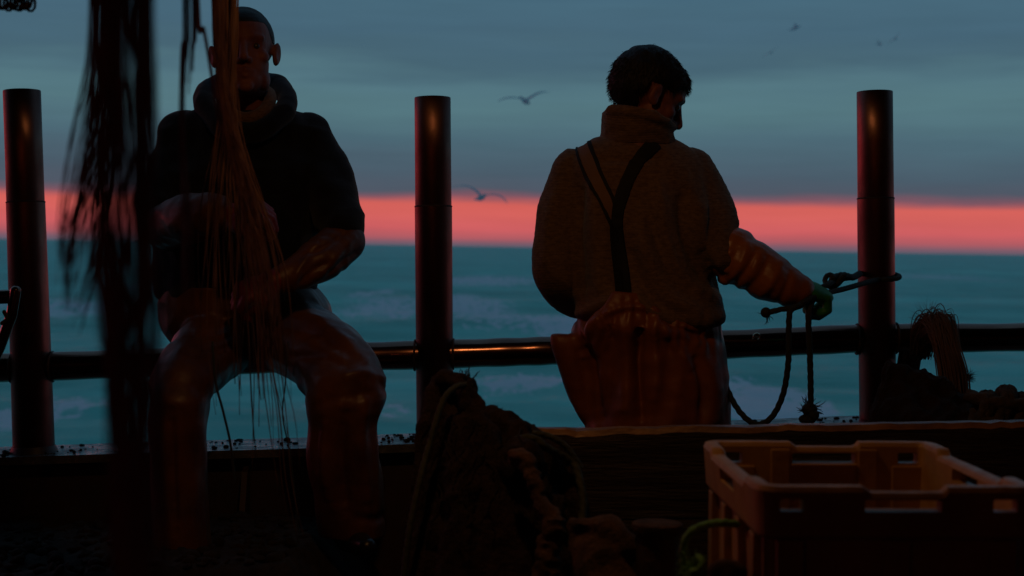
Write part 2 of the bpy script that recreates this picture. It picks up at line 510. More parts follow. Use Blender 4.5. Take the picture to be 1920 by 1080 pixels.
RD = 4.35                                     # distance of the rail
cap_px = [(-1800, 905), (-500, 866), (0, 850), (300, 840), (560, 833), (780, 824), (1000, 816), (1300, 803), (1610, 791), (1920, 782), (2600, 760), (3900, 715)]
capc = [P(x, y, RD) for x, y in cap_px]
bul = thing('bulwark', (0, RD, 0), 'dark low steel bulwark with wet grimy top, under the tube rail by the sea', 'bulwark')
bm = bmesh.new()
pr = []
for p in capc:
    pr.append([bm.verts.new(p + Vector((0, dy, dz))) for dy, dz in ((-.10, -.022), (-.096, 0), (.12, .004), (.125, -.022))])
for a, b_ in zip(pr, pr[1:]):
    for k in range(4): bm.faces.new((a[k], a[(k + 1) % 4], b_[(k + 1) % 4], b_[k]))
obj('cap_plate', bm, M['cap'], bul, smooth=False)
bm = bmesh.new(); pr = []
for p in capc:
    pr.append([bm.verts.new(Vector((p.x, p.y + dy, z))) for dy, z in ((-.05, p.z - .024), (.11, p.z - .024), (.11, -1.7), (-.05, -1.7))])
for a, b_ in zip(pr, pr[1:]):
    for k in range(4): bm.faces.new((a[k], a[(k + 1) % 4], b_[(k + 1) % 4], b_[k]))
obj('wall_plate', bm, M['paint'], bul, smooth=False)
# inner stiffeners of the bulwark
for px in (-150, 470, 1130, 1760):
    p = P(px, 840, RD)
    bm = bmesh.new()
    zt = P(px, 850 - 30 * (px / 1920), RD).z - .03
    vs = [Vector((p.x + s, p.y + y, z)) for s in (-.008, .008) for (y, z) in ((-.052, zt), (-.095, zt - .02), (-.30, 0.0), (-.052, 0.0))]
    V = [bm.verts.new(v_) for v_ in vs]
    bm.faces.new(V[:4]); bm.faces.new(V[4:][::-1])
    for k in range(4): bm.faces.new((V[k], V[(k + 1) % 4], V[4 + (k + 1) % 4], V[4 + k]))
    obj('stiffener', bm, M['paint'], bul, smooth=False)

# grit and weed scraps lying on the bulwark top
bm = bmesh.new()
for i in range(170):
    px = random.choice([random.uniform(0, 60), random.uniform(95, 300), random.uniform(380, 580), random.uniform(715, 790), random.uniform(1530, 1625), random.uniform(-300, 2000)])
    q = [k for k in range(len(cap_px) - 1) if cap_px[k][0] <= px <= cap_px[k + 1][0]][0]
    a, b_ = cap_px[q], cap_px[q + 1]
    py = a[1] + (b_[1] - a[1]) * (px - a[0]) / (b_[0] - a[0])
    p = P(px, py, RD); p.y += random.uniform(-.085, .10); p.z += .004
    s = random.uniform(.0015, .005) * (1.8 if random.random() < .12 else 1)
    ball(bm, p, (s * random.uniform(1, 2.4), s * random.uniform(.8, 1.6), s * random.uniform(.5, 1.1)), Matrix.Rotation(random.uniform(0, 3), 3, 'Z'), seg=6)
tag(obj('grit', bm, M['dirt']), 'black grit and weed scraps scattered on the bulwark top', kind='stuff')

# guard railing
grl = thing('guard_railing', P(811, 830, RD), 'steel tube railing with three tall posts, standing on the bulwark against the sea', 'railing')


def post(tx, ty, bx, by, seam_y, r_top, r_bot):
    a, b_ = P(bx, by + 14, RD), P(tx, ty, RD)
    L_ = lambda py: (by - py) / (by - ty)
    s = L_(seam_y)
    bm = bmesh.new()
    lower = [a.lerp(b_, k / 12 * (s - 0.002)) for k in range(13)]
    tube(bm, lower, [r_bot * (1 - k / 12) + r_top * 1.03 * k / 12 for k in range(13)], 40)
    po = obj('post', bm, M['steel'], grl)
    for p_ in po.data.polygons:
        if len(p_.vertices) > 4: p_.use_smooth = False
    # open sleeve on top with wall thickness
    bm = bmesh.new()
    fr = frames([a.lerp(b_, s), b_])[0]
    prof = [(a.lerp(b_, s), r_top * .96), (a.lerp(b_, s), r_top), (a.lerp(b_, s + .004), r_top * 1.005), (a.lerp(b_, s + .5 * (1 - s)), r_top), (b_ - fr[0] * .002, r_top), (b_, r_top * .985), (b_, r_top * .93),
            (b_ - fr[0] * .06, r_top * .93), (a.lerp(b_, s + .01), r_top * .93)]
    rg = []
    for c_, r_ in prof:
        rg.append([bm.verts.new(c_ + (fr[1] * math.cos(2 * math.pi * k / 40) + fr[2] * math.sin(2 * math.pi * k / 40)) * r_) for k in range(40)])
    for q in range(len(rg) - 1):
        for k in range(40): bm.faces.new((rg[q][k], rg[q][(k + 1) % 40], rg[q + 1][(k + 1) % 40], rg[q + 1][k]))
    bm.faces.new(rg[-1])
    sv = obj('sleeve', bm, M['steel'], po)
    # weld bead
    bm = bmesh.new()
    c_ = a.lerp(b_, s)
    tube(bm, [c_ + (fr[1] * math.cos(2 * math.pi * k / 40) + fr[2] * math.sin(2 * math.pi * k / 40)) * r_top * 1.0 for k in range(41)], 0.0028, 6)
    obj('weld_bead', bm, M['iron'], po)
    bm = bmesh.new()
    tube(bm, [a - (b_ - a).normalized() * .004, a + (b_ - a).normalized() * .030], [r_bot * 1.25, r_bot * 1.04], 40)
    obj('foot_flange', bm, M['paint'], po)
    return a, b_


post(41, 170, 64, 842, 375, .0515, .0575)
post(811, 183, 816, 826, 383, .0510, .0520)
post(1640, 172, 1646, 794, 368, .0500, .0510)
rail_px = [(-1700, 732), (-400, 700), (60, 688), (400, 676), (700, 668), (960, 660), (1130, 654), (1360, 646), (1640, 634), (1920, 632), (2700, 612), (3900, 580)]
rc = [P(x, y, RD + .012) for x, y in rail_px]
bm = bmesh.new()
pts = curve(rc, 14)
tube(bm, pts, [.0405 + .0008 * math.sin(i * 1.3) for i in range(len(pts))], 36)
obj('rail_tube', bm, M['rail'], grl)
for px, py in ((98, 688), (24, 690), (778, 666), (850, 664), (1607, 636), (1680, 634)):
    p = P(px, py, RD + .012)
    bm = bmesh.new()
    tube(bm, [p + Vector((0, math.cos(2 * math.pi * k / 24) * .042, math.sin(2 * math.pi * k / 24) * .042)) for k in range(25)], .0035, 6)
    obj('rail_weld', bm, M['iron'], grl)
# small lashing eye on the rail right of the standing man
p = P(1419, 632, RD - .032)
bm = bmesh.new()
tube(bm, [p + Vector((math.cos(a) * .009, 0, math.sin(a) * .009)) for a in [R(-70 + 25 * k) for k in range(12)]], .0034, 8)
obj('lashing_eye', bm, material('bright_eye_steel', (0.8, 0.65, 0.45), .2, 1.0), grl)

# pipe bracket at the left edge
pb = thing('pipe_bracket', P(10, 700, 3.6), 'thin steel pipe bracket with slanting arm at the left edge, before the first post', 'bracket')
bm = bmesh.new(); tube(bm, [P(-260, 575, 3.62), P(-100, 560, 3.62), P(24, 556, 3.62)], .0165, 20, dome=True); obj('cross_bar', bm, M['rail'], pb)
bm = bmesh.new(); tube(bm, [P(29, 546, 3.6), P(22, 590, 3.6), P(0, 650, 3.6), P(-40, 735, 3.6), P(-95, 860, 3.6)], .0125, 20, dome=True); obj('slanting_arm', bm, M['rail'], pb)
bm = bmesh.new(); tube(bm, [P(8, 585, 3.58), P(14, 598, 3.58), P(4, 606, 3.58)], .005, 8, dome=True); obj('pin', bm, M['iron'], pb)


# ------------------------------------------------------------------ ropes and strands
def rope(bm, ctrl, r, per=10, pitch=None):
    pts = curve(ctrl, per)
    # resample so that the lay of the rope is even
    out = [Vector(pts[0])]
    step = r * 0.55
    for p_ in pts[1:]:
        p_ = Vector(p_)
        while (p_ - out[-1]).length > step:
            out.append(out[-1] + (p_ - out[-1]).normalized() * step)
    tube(bm, out, r, 14, lobes=3, pitch=pitch or r * 9)
    return out


def fray(bm, c, n, length, r=.0012, dirv=Vector((0, 0, -1)), spread=1.0):
    for i in range(n):
        d = (dirv + Vector([random.gauss(0, .5) * spread for _ in range(3)])).normalized()
        p = Vector(c); pts = [p.copy()]
        for k in range(5):
            d = (d + Vector([random.gauss(0, .25) for _ in range(3)])).normalized()
            p = p + d * length / 5 * random.uniform(.6, 1.2)
            pts.append(p.copy())
        tube(bm, pts, [r, r, r, r * .8, r * .6, r * .3], 4)


# ------------------------------------------------------------------ body parts shared by both men
def head_shapes(bm, X):
    """adds the head to bm; X maps head space (face towards -Y, z up, origin between the ears) to the world"""
    rt = X.to_3x3()
    def e(c, r, rot=None):
        ball(bm, X @ Vector(c), r, rt @ rot if rot is not None else rt, 24)
    e((0, .018, .040), (.0765, .096, .086))
    e((0, -.018, .035), (.070, .078, .078))
    e((0, -.030, -.030), (.062, .060, .078))
    e((0, -.040, -.070), (.047, .050, .040))
    e((0, -.078, -.092), (.021, .016, .018))
    for s in (-1, 1):
        e((s * .043, -.056, -.016), (.021, .021, .020))
        e((s * .045, -.02, -.07), (.018, .04, .03))
        e((s * .0125, -.096, -.028), (.009, .010, .008))
        e((s * .083, .010, .000), (.0085, .019, .031), Matrix.Rotation(s * R(-28), 3, 'Z') @ Matrix.Rotation(s * R(8), 3, 'Y'))
        e((s * .079, .004, -.018), (.008, .012, .014))
    tube(bm, [X @ Vector(p) for p in ((0, -.088, .026), (0, -.100, .002), (0, -.113, -.022))], [.009, .0105, .0125], 16, dome=True)
    tube(bm, [X @ Vector(p) for p in ((-.047, -.070, .031), (-.024, -.0845, .034), (0, -.084, .030), (.024, -.0845, .034), (.047, -.070, .031))], [.009, .0115, .010, .0115, .009], 14, dome=True)
    tube(bm, [X @ Vector(p) for p in ((-.023, -.082, -.056), (0, -.094, -.0525), (.023, -.082, -.056))], [.004, .0062, .004], 12, dome=True)
    tube(bm, [X @ Vector(p) for p in ((-.019, -.082, -.066), (0, -.091, -.0675), (.019, -.082, -.066))], [.004, .0068, .004], 12, dome=True)


def head_brushes(X):
    rt = X.to_3x3(); br_ = []
    for s in (-1, 1):
        br_.append((X @ Vector((s * .031, -.088, .012)), .015, rt @ Vector((0, .011, 0))))
        br_.append((X @ Vector((s * .070, -.045, .028)), .020, rt @ Vector((-s * .004, 0, 0))))
        br_.append((X @ Vector((s * .094, .004, .000)), .010, rt @ Vector((-s * .005, 0, 0))))
    br_.append((X @ Vector((0, -.10, -.061)), .006, rt @ Vector((0, .005, 0))))
    br_.append((X @ Vector((0, -.098, -.082)), .012, rt @ Vector((0, .004, 0))))
    return br_


def hair_from(body, X, mask, thick, rough_amp, name, parent, freq=60):
    """a shell grown from the scalp: mask(p) > 0 in head space"""
    Xi = X.inverted()
    off = LOC[body.name]
    bm = bmesh.new(); bm.from_mesh(body.data)
    kill = []
    for v_ in bm.verts:
        q = Xi @ (v_.co + off)
        w = mask(q)
        if w <= -0.15 or q.length > .23: kill.append(v_)
    bmesh.ops.delete(bm, geom=kill, context='VERTS')
    bm.normal_update()
    mv = []
    for v_ in bm.verts:
        q = Xi @ (v_.co + off)
        w = max(0.0, min(1.0, mask(q)))
        k = thick * w ** .6 * (1 if w > 0 else 0) - (0.002 if w <= 0 else 0)
        k += thick * .7 * w * max(0, min(1, (q.y - .03) / .04)) * max(0, min(1, (.03 - q.z) / .06)) if thick > .01 else 0
        k += rough_amp * w * (noise.noise(q * freq) + .6 * noise.noise(Vector((q.x * freq * 2.2, q.y * freq * 2.2, q.z * freq * .8))))
        mv.append(v_.normal * k)
    for v_, d in zip(bm.verts, mv): v_.co += d
    for v_ in bm.verts: v_.co += off
    return obj(name, bm, M['hair'], parent)


def hand_shapes(bm, X, curl=(.9, .9, .9, .9), g=0.0, thumb=0.5, mirror=1):
    """wrist at origin, fingers along +X, palm faces -Z, thumb on the +Y side (times mirror). g adds glove thickness"""
    def T(p): return X @ Vector((p[0], p[1] * mirror, p[2]))
    tube(bm, [T((-.03, 0, 0)), T((.01, 0, 0))], [.027 + g, .028 + g], 16, dome=True)
    rt = X.to_3x3()
    ball(bm, T((.05, 0, 0)), (.052 + g, .041 + g, .017 + g), rt)
    ball(bm, T((.03, .022, -.008)), (.034, .020 + g, .018 + g), rt)
    for i, (y, ln) in enumerate(((.031, .078), (.0105, .086), (-.010, .080), (-.029, .063))):
        c = curl[i]
        p = Vector((.088 - .004 * abs(i - 1.2), y, .002)); ang = 0.12 * c
        pts = [Vector((.05, y * .85, 0)), p.copy()]
        for k, (fl, bend) in enumerate(((.46, .95), (.31, 1.15), (.23, .75))):
            ang += bend * c
            p = p + Vector((math.cos(ang), (y * .25) * .15, -math.sin(ang))) * ln * fl
            pts.append(p.copy())
        tube(bm, [T(q) for q in pts], [.0105 + g, .0108 + g, .0095 + g, .0088 + g, .0078 + g], 12, dome=True)
    a = thumb
    pts = [Vector((.012, .022, -.006)), Vector((.040, .048, -.014)), Vector((.062 + .01 * (1 - a), .052 - .012 * a, -.024 - .014 * a)), Vector((.078, .046 - .03 * a, -.030 - .026 * a))]
    tube(bm, [T(q) for q in pts], [.014 + g, .013 + g, .0105 + g, .009 + g], 12, dome=True)


def basis(origin, xdir, zdir):
    x = Vector(xdir).normalized(); z = Vector(zdir); z = (z - x * z.dot(x)).normalized(); y = z.cross(x)
    m = Matrix((x, y, z)).transposed().to_4x4(); m.translation = Vector(origin)
    return m


def limb(bm, spec, seg=20, per=5, flat=1.0):
    """spec: (px, py, depth, radius_px)"""
    rows_ = curve(spec, per)
    tube(bm, [P(a, b_, d) for a, b_, d, r in rows_], [r / FPX * d for a, b_, d, r in rows_], seg, dome=True, flat=flat)


def folds(amp, sc, amp2=0.0, sc2=(9, 9, 9), seed=0):
    def f(p, n):
        q = (p.x + seed, p.y, p.z)
        v = ridge((q[0] + .03 * nz(q, (6, 6, 6)), q[1], q[2]), sc)
        r = amp * v
        if amp2: r += amp2 * nz(q, sc2)
        return r
    return f


def on_surface(bvh, px, py, out=0.0):
    h = bvh.ray_cast(EYE, ray(px, py))
    if h[0] is None: return None
    return h[0] + h[1] * out, h[1]


def ribbon(bvh, path, width_px, out=.004, per=8, thick=.0035):
    bm = bmesh.new(); prev = None
    pts = curve(path, per)
    rings = []
    for i, q in enumerate(pts):
        a = pts[max(i - 1, 0)]; b_ = pts[min(i + 1, len(pts) - 1)]
        tx, ty = b_[0] - a[0], b_[1] - a[1]; l = math.hypot(tx, ty) or 1
        w = (q[2] if len(q) > 2 else width_px) / 2
        h0 = on_surface(bvh, q[0] - ty / l * w, q[1] + tx / l * w)
        h1 = on_surface(bvh, q[0] + ty / l * w, q[1] - tx / l * w)
        hm = on_surface(bvh, q[0], q[1])
        if not (h0 and h1 and hm): continue
        n = hm[1]
        rings.append([h0[0] + h0[1] * out, hm[0] + n * (out + .001), h1[0] + h1[1] * out, h1[0] - h1[1] * .003, hm[0] - n * .003, h0[0] - h0[1] * .003])
    V = [[bm.verts.new(p_) for p_ in r_] for r_ in rings]
    for a, b_ in zip(V, V[1:]):
        for k in range(6): bm.faces.new((a[k], a[(k + 1) % 6], b_[(k + 1) % 6], b_[k]))
    bm.faces.new(V[0][::-1]); bm.faces.new(V[-1])
    return bm


CMI = CM.inverted()


def fold_lines(lines, base=None, ymax=9, gain=1.0):
    segs = []
    for amp, w, pts in lines:
        amp *= gain
        c = curve(pts, 4)
        for i in range(len(c) - 1):
            t0, t1 = i / (len(c) - 1), (i + 1) / (len(c) - 1)
            segs.append((amp * min(1, 4 * min(t0 + .08, 1.08 - t1)), w, c[i][0], c[i][1], c[i + 1][0], c[i + 1][1], (amp, w, tuple(pts[0]))))
    def f(p, n):
        r = base(p, n) if base else 0
        if p.y > ymax: return r
        q = CMI @ p
        x = 960 - q.x / q.z * FPX; y = 540 + q.y / q.z * FPX
        best = {}
        for (a, w, x0, y0, x1, y1, key) in segs:
            if x < min(x0, x1) - 2.6 * w or x > max(x0, x1) + 2.6 * w or y < min(y0, y1) - 2.6 * w or y > max(y0, y1) + 2.6 * w: continue
            dx, dy = x1 - x0, y1 - y0
            t = max(0, min(1, ((x - x0) * dx + (y - y0) * dy) / (dx * dx + dy * dy + 1e-9)))
            d2 = (x - x0 - t * dx) ** 2 + (y - y0 - t * dy) ** 2
            v = a * math.exp(-d2 / (w * w))
            if abs(v) > abs(best.get(key, 0)): best[key] = v
        return r + sum(best.values())
    return f


def bvh_of(me): return BVHTree.FromPolygons([v_.co for v_ in me.vertices], [tuple(p_.vertices) for p_ in me.polygons])


# ------------------------------------------------------------------ the seated man (left)
HX = Matrix.Translation(P(459, 103, 4.06)) @ Matrix.Rotation(R(-4), 4, 'Y') @ Matrix.Rotation(R(8), 4, 'Z') @ Matrix.Rotation(R(-2), 4, 'X')
LH = P(427, 405, 3.86)      # his right hand, held up in front of his belly
RH = P(512, 528, 3.92)
gloveL = basis(LH, (.9, -.25, .15), (-.1, -.5, .85))
gloveR = basis(RH, (-.85, -.3, -.35), (-.25, -.6, .6))
man1 = thing('person', P(480, 1010, 3.95), 'shaven man in dark hooded top and orange oilskins, seated knees apart, facing the camera', 'man')
bm = bmesh.new()
head_shapes(bm, HX)
limb(bm, [(461, 135, 4.10, 40), (463, 185, 4.14, 43), (466, 235, 4.17, 52)])
loft(bm, [(235, 400, 540, 4.18, .06), (270, 325, 600, 4.19, .09), (380, 350, 585, 4.2, .10), (520, 370, 575, 4.24, .10), (650, 380, 575, 4.28, .11), (672, 400, 555, 4.28, .08)])
for spec in ([(585, 265, 4.19, 38), (630, 360, 4.15, 32), (648, 440, 4.08, 27), (590, 495, 3.98, 24), (515, 527, 3.92, 19)],
             [(335, 260, 4.19, 38), (312, 350, 4.15, 32), (308, 435, 4.05, 27), (365, 420, 3.92, 22), (425, 406, 3.86, 19)],
             [(530, 630, 4.24, 62), (600, 675, 4.05, 52), (658, 740, 3.86, 40), (655, 850, 3.88, 34), (655, 960, 3.92, 22), (658, 996, 3.93, 18)],
             [(425, 630, 4.24, 62), (370, 680, 4.05, 52), (335, 745, 3.86, 40), (335, 880, 3.86, 34), (338, 1000, 3.88, 22), (338, 1036, 3.9, 18)]):
    limb(bm, spec)
hand_shapes(bm, gloveL, (.7, .75, .8, .85), 0, .7, -1)
hand_shapes(bm, gloveR, (.8, .85, .9, .95), 0, .6, 1)
body1 = obj('body', remesh(bm, .0036, 4, brushes=head_brushes(HX)), M['skin'], man1)


def cap_mask(q):        # close cropped scalp
    if q.z < -.04: return -1
    line = .072 - max(0, q.y + .045) * 1.15      # forehead line dropping towards the nape
    line = max(line, -.035)
    if abs(q.x) > .066 and q.y < .03 and q.z < .028: return -1
    return (q.z - line) * 40


hair1 = hair_from(body1, HX, cap_mask, .0035, .0006, 'hair', man1)
for s in (-1, 1):
    bm = bmesh.new(); ball(bm, HX @ Vector((s * .031, -.0665, .011)), .0115); obj('eye', bm, M['eye'], man1)

# hooded top
bm = bmesh.new()
loft(bm, [(205, 395, 535, 4.16, .060), (222, 345, 575, 4.17, .085), (245, 315, 602, 4.18, .105), (300, 298, 618, 4.18, .13), (380, 292, 612, 4.18, .15), (450, 290, 600, 4.19, .155),
          (520, 292, 592, 4.21, .15), (562, 296, 585, 4.23, .15)], per=5)
limb(bm, [(578, 262, 4.18, 45), (608, 330, 4.15, 48), (630, 390, 4.10, 46), (640, 425, 4.06, 42)])
limb(bm, [(345, 255, 4.18, 46), (325, 330, 4.15, 48), (312, 390, 4.08, 46), (310, 425, 4.04, 42)])
f1 = folds(.0085, (7, 7, 11), .006, (16, 16, 22), 3)
hood_me = remesh(bm, .007, 6, disp=f1)
obj('hooded_top', hood_me, M['navy'], man1)
# hood lying round the neck: a thick open collar
bm = bmesh.new()
hc = [(461 - 72, 205, 4.10), (461 - 78, 182, 4.16), (461 - 55, 160, 4.24), (461, 150, 4.27), (461 + 52, 158, 4.24), (461 + 76, 180, 4.16), (461 + 72, 208, 4.10), (461 + 44, 236, 4.055), (461, 250, 4.04), (461 - 46, 236, 4.055), (461 - 72, 205, 4.10)]
hcs = curve([tuple(P(*q)) for q in hc], 6)
tube(bm, hcs, [.030] * len(hcs), 16)
loft(bm, [(215, 398, 528, 4.16, .05), (240, 380, 548, 4.16, .08), (262, 372, 560, 4.16, .10)])
obj('hood', remesh(bm, .005, 22, disp=folds(.003, (9, 9, 9), .002, (30, 30, 30), 5)), M['navy'], man1)
# inner shirt collar
bm = bmesh.new()
ic = curve([tuple(P(*q)) for q in [(418, 188, 4.09), (425, 172, 4.16), (461, 166, 4.20), (500, 172, 4.16), (506, 190, 4.09), (490, 212, 4.055), (461, 222, 4.045), (432, 212, 4.055), (418, 188, 4.09)]], 6)
tube(bm, ic, .017, 12)
obj('shirt_collar', bm, M['wool'], man1)
# oilskin sleeves


def sleeve_disp(axis, n_rings, amp, seed=0):
    a, b_ = axis; ab = (b_ - a); l = ab.length; ab = ab.normalized()
    def f(p, n):
        s = (p - a).dot(ab) / l
        w = nz((p.x * 1 + seed, p.y, p.z), (14, 14, 14))
        amp_ = amp * min(1, max(0, (s - .02) / .15))
        return amp_ * math.sin(s * n_rings * 6.28 + w * 5.5) * (0.6 + .6 * nz((p.x, p.y + seed, p.z), (9, 9, 9))) + amp_ * .4 * ridge((p.x + seed, p.y, p.z), (20, 20, 20))
    return f


bm = bmesh.new()
limb(bm, [(644, 452, 4.05, 42), (600, 487, 3.99, 42), (556, 512, 3.95, 33), (528, 524, 3.93, 27)])
obj('oilskin_sleeve', remesh(bm, .005, 3, disp=fold_lines([(.007, 7, [(668, 440), (640, 470), (600, 520)]), (-.007, 6, [(650, 432), (610, 462), (560, 480)]), (.006, 6, [(600, 452), (570, 490), (548, 532)]),
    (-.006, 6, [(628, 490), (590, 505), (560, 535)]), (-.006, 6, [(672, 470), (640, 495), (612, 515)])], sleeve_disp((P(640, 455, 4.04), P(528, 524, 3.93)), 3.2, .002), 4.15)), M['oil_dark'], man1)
bm = bmesh.new()
limb(bm, [(316, 424, 4.02, 45), (360, 408, 3.93, 46), (398, 402, 3.89, 40), (420, 404, 3.865, 30)])
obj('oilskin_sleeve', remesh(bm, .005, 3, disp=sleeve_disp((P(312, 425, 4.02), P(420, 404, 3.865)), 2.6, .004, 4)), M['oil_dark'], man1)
bm = bmesh.new(); hand_shapes(bm, gloveL, (.7, .75, .8, .85), .0035, .7, -1); obj('glove', remesh(bm, .0032, 3), M['oil_red'], man1)
bm = bmesh.new(); hand_shapes(bm, gloveR, (.8, .85, .9, .95), .0035, .6, 1); obj('glove', remesh(bm, .0032, 3), M['oil_red'], man1)
# trousers
bm = bmesh.new()
loft(bm, [(535, 302, 590, 4.21, .155), (570, 300, 618, 4.22, .16), (610, 305, 622, 4.23, .165), (655, 335, 612, 4.25, .165), (690, 385, 585, 4.27, .12)], per=5)
limb(bm, [(540, 628, 4.20, 72), (592, 655, 4.05, 74), (640, 705, 3.92, 74), (650, 738, 3.86, 72)])
ball(bm, P(703, 712, 3.86), .030); ball(bm, P(712, 722, 3.86), .018)
limb(bm, [(425, 628, 4.20, 74), (385, 665, 4.05, 66), (345, 715, 3.90, 60), (336, 748, 3.86, 55)])
loft(bm, [(705, 610, 700, 3.86, .06), (735, 578, 724, 3.865, .095), (768, 575, 717, 3.87, .100), (800, 579, 709, 3.875, .095), (860, 577, 712, 3.88, .090), (930, 588, 718, 3.90, .090), (985, 596, 721, 3.91, .092), (1004, 602, 722, 3.91, .088)], per=5)
loft(bm, [(712, 300, 372, 3.86, .06), (745, 284, 390, 3.865, .09), (800, 280, 386, 3.865, .090), (880, 284, 382, 3.87, .088), (960, 286, 388, 3.87, .088), (1030, 284, 393, 3.87, .09), (1046, 288, 392, 3.87, .085)], per=5)


def f_tr1(p, n):
    # creases radiate from hips and gather at the knees; long vertical folds below
    kneez = P(650, 740, 3.86).z
    low = max(0, min(1, (kneez - p.z) / .08))
    v = (1 - low) * ridge((p.x, p.y, p.z), (8, 8, 12)) + low * ridge((p.x + .02 * nz(p, (5, 5, 5)), p.y, p.z), (15, 12, 3))
    gather = math.exp(-((p.z - kneez + .02) / .07) ** 2)
    return .004 * v + .004 * nz((p.x + 5, p.y, p.z), (19, 19, 13)) + 0


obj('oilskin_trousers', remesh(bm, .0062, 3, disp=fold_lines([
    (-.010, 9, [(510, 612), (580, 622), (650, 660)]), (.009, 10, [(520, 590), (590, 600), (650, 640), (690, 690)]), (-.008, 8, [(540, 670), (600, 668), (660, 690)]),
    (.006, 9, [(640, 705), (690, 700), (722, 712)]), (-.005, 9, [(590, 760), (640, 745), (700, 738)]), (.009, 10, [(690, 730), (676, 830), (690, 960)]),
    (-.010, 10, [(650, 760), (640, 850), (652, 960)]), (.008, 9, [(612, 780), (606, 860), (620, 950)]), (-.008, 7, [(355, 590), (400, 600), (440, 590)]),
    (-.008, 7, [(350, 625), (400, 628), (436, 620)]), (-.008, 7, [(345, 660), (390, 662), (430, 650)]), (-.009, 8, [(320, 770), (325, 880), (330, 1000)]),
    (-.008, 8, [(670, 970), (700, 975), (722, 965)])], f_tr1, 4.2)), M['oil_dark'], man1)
for (px, py, d) in ((662, 1012, 3.86), (338, 1052, 3.82)):
    bm = bmesh.new()
    limb(bm, [(px - 4, py - 45, d + .05, 36), (px - 2, py - 10, d + .05, 36)])
    limb(bm, [(px - 2, py - 2, d + .06, 26), (px + 12, py + 8, d - .03, 24), (px + 26, py + 14, d - .10, 19)], flat=1.0)
    obj('rubber_boot', remesh(bm, .006, 4), M['boot'], man1)

# ------------------------------------------------------------------ the standing man (right)
fw = Vector((.88, .26, -.46)).normalized()      # where he looks: to the right, away and down
side = Vector((-.26, .88, .0)); side = (side - fw * side.dot(fw)).normalized()
upv = side.cross(fw) if side.cross(fw).z > 0 else fw.cross(side)
# columns: x axis, -y axis = face
yax = -fw; zax = upv; xax = yax.cross(zax)
HM = Matrix((xax, yax, zax)).transposed().to_4x4(); HM.translation = P(1214, 184, 3.99); HM = HM @ Matrix.Scale(0.95, 4)
GR = basis(P(1487, 533, 3.99), (.93, .22, -.30), (.25, -.25, .9)) @ Matrix.Scale(1.1, 4)
man2 = thing('person', Vector((P(1215, 800, 4.0).x, 4.0, 0)), 'standing man seen from behind in oatmeal sweater with crossed braces, green glove pulling a rope', 'man')
bm = bmesh.new()
head_shapes(bm, HM)
limb(bm, [(1215, 190, 4.00, 40), (1200, 235, 4.01, 44), (1195, 290, 4.02, 60)])
loft(bm, [(270, 1130, 1260, 4.03, .06), (310, 1080, 1310, 4.04, .09), (420, 1085, 1310, 4.04, .105), (560, 1105, 1310, 4.05, .10), (700, 1100, 1330, 4.05, .11), (850, 1110, 1330, 4.05, .11), (880, 1130, 1310, 4.05, .09)])
for spec in ([(1085, 330, 4.05, 36), (1058, 420, 4.05, 32), (1050, 510, 4.05, 28), (1085, 555, 4.18, 24), (1120, 570, 4.25, 20)],
             [(1305, 335, 4.05, 38), (1330, 410, 4.03, 34), (1352, 478, 4.00, 30), (1425, 515, 3.99, 26), (1502, 543, 3.99, 20)],
             [(1165, 840, 4.05, 64), (1160, 1080, 4.03, 46), (1155, 1310, 4.05, 26), (1160, 1335, 4.13, 24)],
             [(1275, 840, 4.05, 64), (1280, 1080, 4.03, 46), (1285, 1310, 4.05, 26), (1295, 1335, 4.13, 24)]):
    limb(bm, spec)
hand_shapes(bm, GR, (.95, .95, 1.0, 1.05), 0, .9, 1)
lhand = basis(P(1122, 571, 4.26), (.9, .2, -.2), (0, -.3, .9))
hand_shapes(bm, lhand, (.6, .6, .6, .6), 0, .5, -1)
body2 = obj('body', remesh(bm, .0036, 4, brushes=head_brushes(HM)), M['skin'], man2)


def mop_mask(q):
    if q.z < -.17: return -1
    line = .060 - max(0, q.y + .070) * .55
    if q.y > .030: line = min(line, .02 - (q.y - .03) * 6)
    if q.y > -.045 and q.y < .0 : line = min(line, .030)          # sideburn
    wd = (HM.to_3x3() @ q).z
    if q.z < -.01 and q.y > .052 + q.z * .75: return min((wd + .060) * 34, (q.y - .052 - q.z * .75) * 60)
    if -.012 < q.y < .034 and q.z < .026 and abs(q.x) > .06: return -1      # ear stays free
    return (q.z - line) * 34


hair2 = hair_from(body2, HM, mop_mask, .0115, .0035, 'hair', man2, freq=38)


def fuzz(ho, X, n, ln, lay, r, name):
    me_ = ho.data; off = LOC[ho.name]; Xi = X.inverted(); bm = bmesh.new()
    for i in range(n):
        v_ = me_.vertices[random.randrange(len(me_.vertices))]
        nn = v_.normal.copy(); c_ = v_.co + off
        q = Xi @ c_
        d = (nn * (1 - lay) + (X.to_3x3() @ Vector((q.x * 2, -.25 if q.z > .06 else .1, -.9 if q.z < .06 else -.2))).normalized() * lay + Vector([random.gauss(0, .22) for _ in range(3)])).normalized()
        l = ln * random.uniform(.5, 1.2)
        tube(bm, [c_ - nn * .002, c_ + d * l * .5, c_ + d * l + Vector((0, 0, -l * .25))], [r, r, r * .3], 3)
    return obj(name, bm, M['hair'], ho)


fuzz(hair2, HM, 5200, .010, .75, .0006, 'hair_tufts')
for s in (-1, 1):
    bm = bmesh.new(); ball(bm, HM @ Vector((s * .031, -.0735, .011)), .0115); obj('eye', bm, M['eye'], man2)

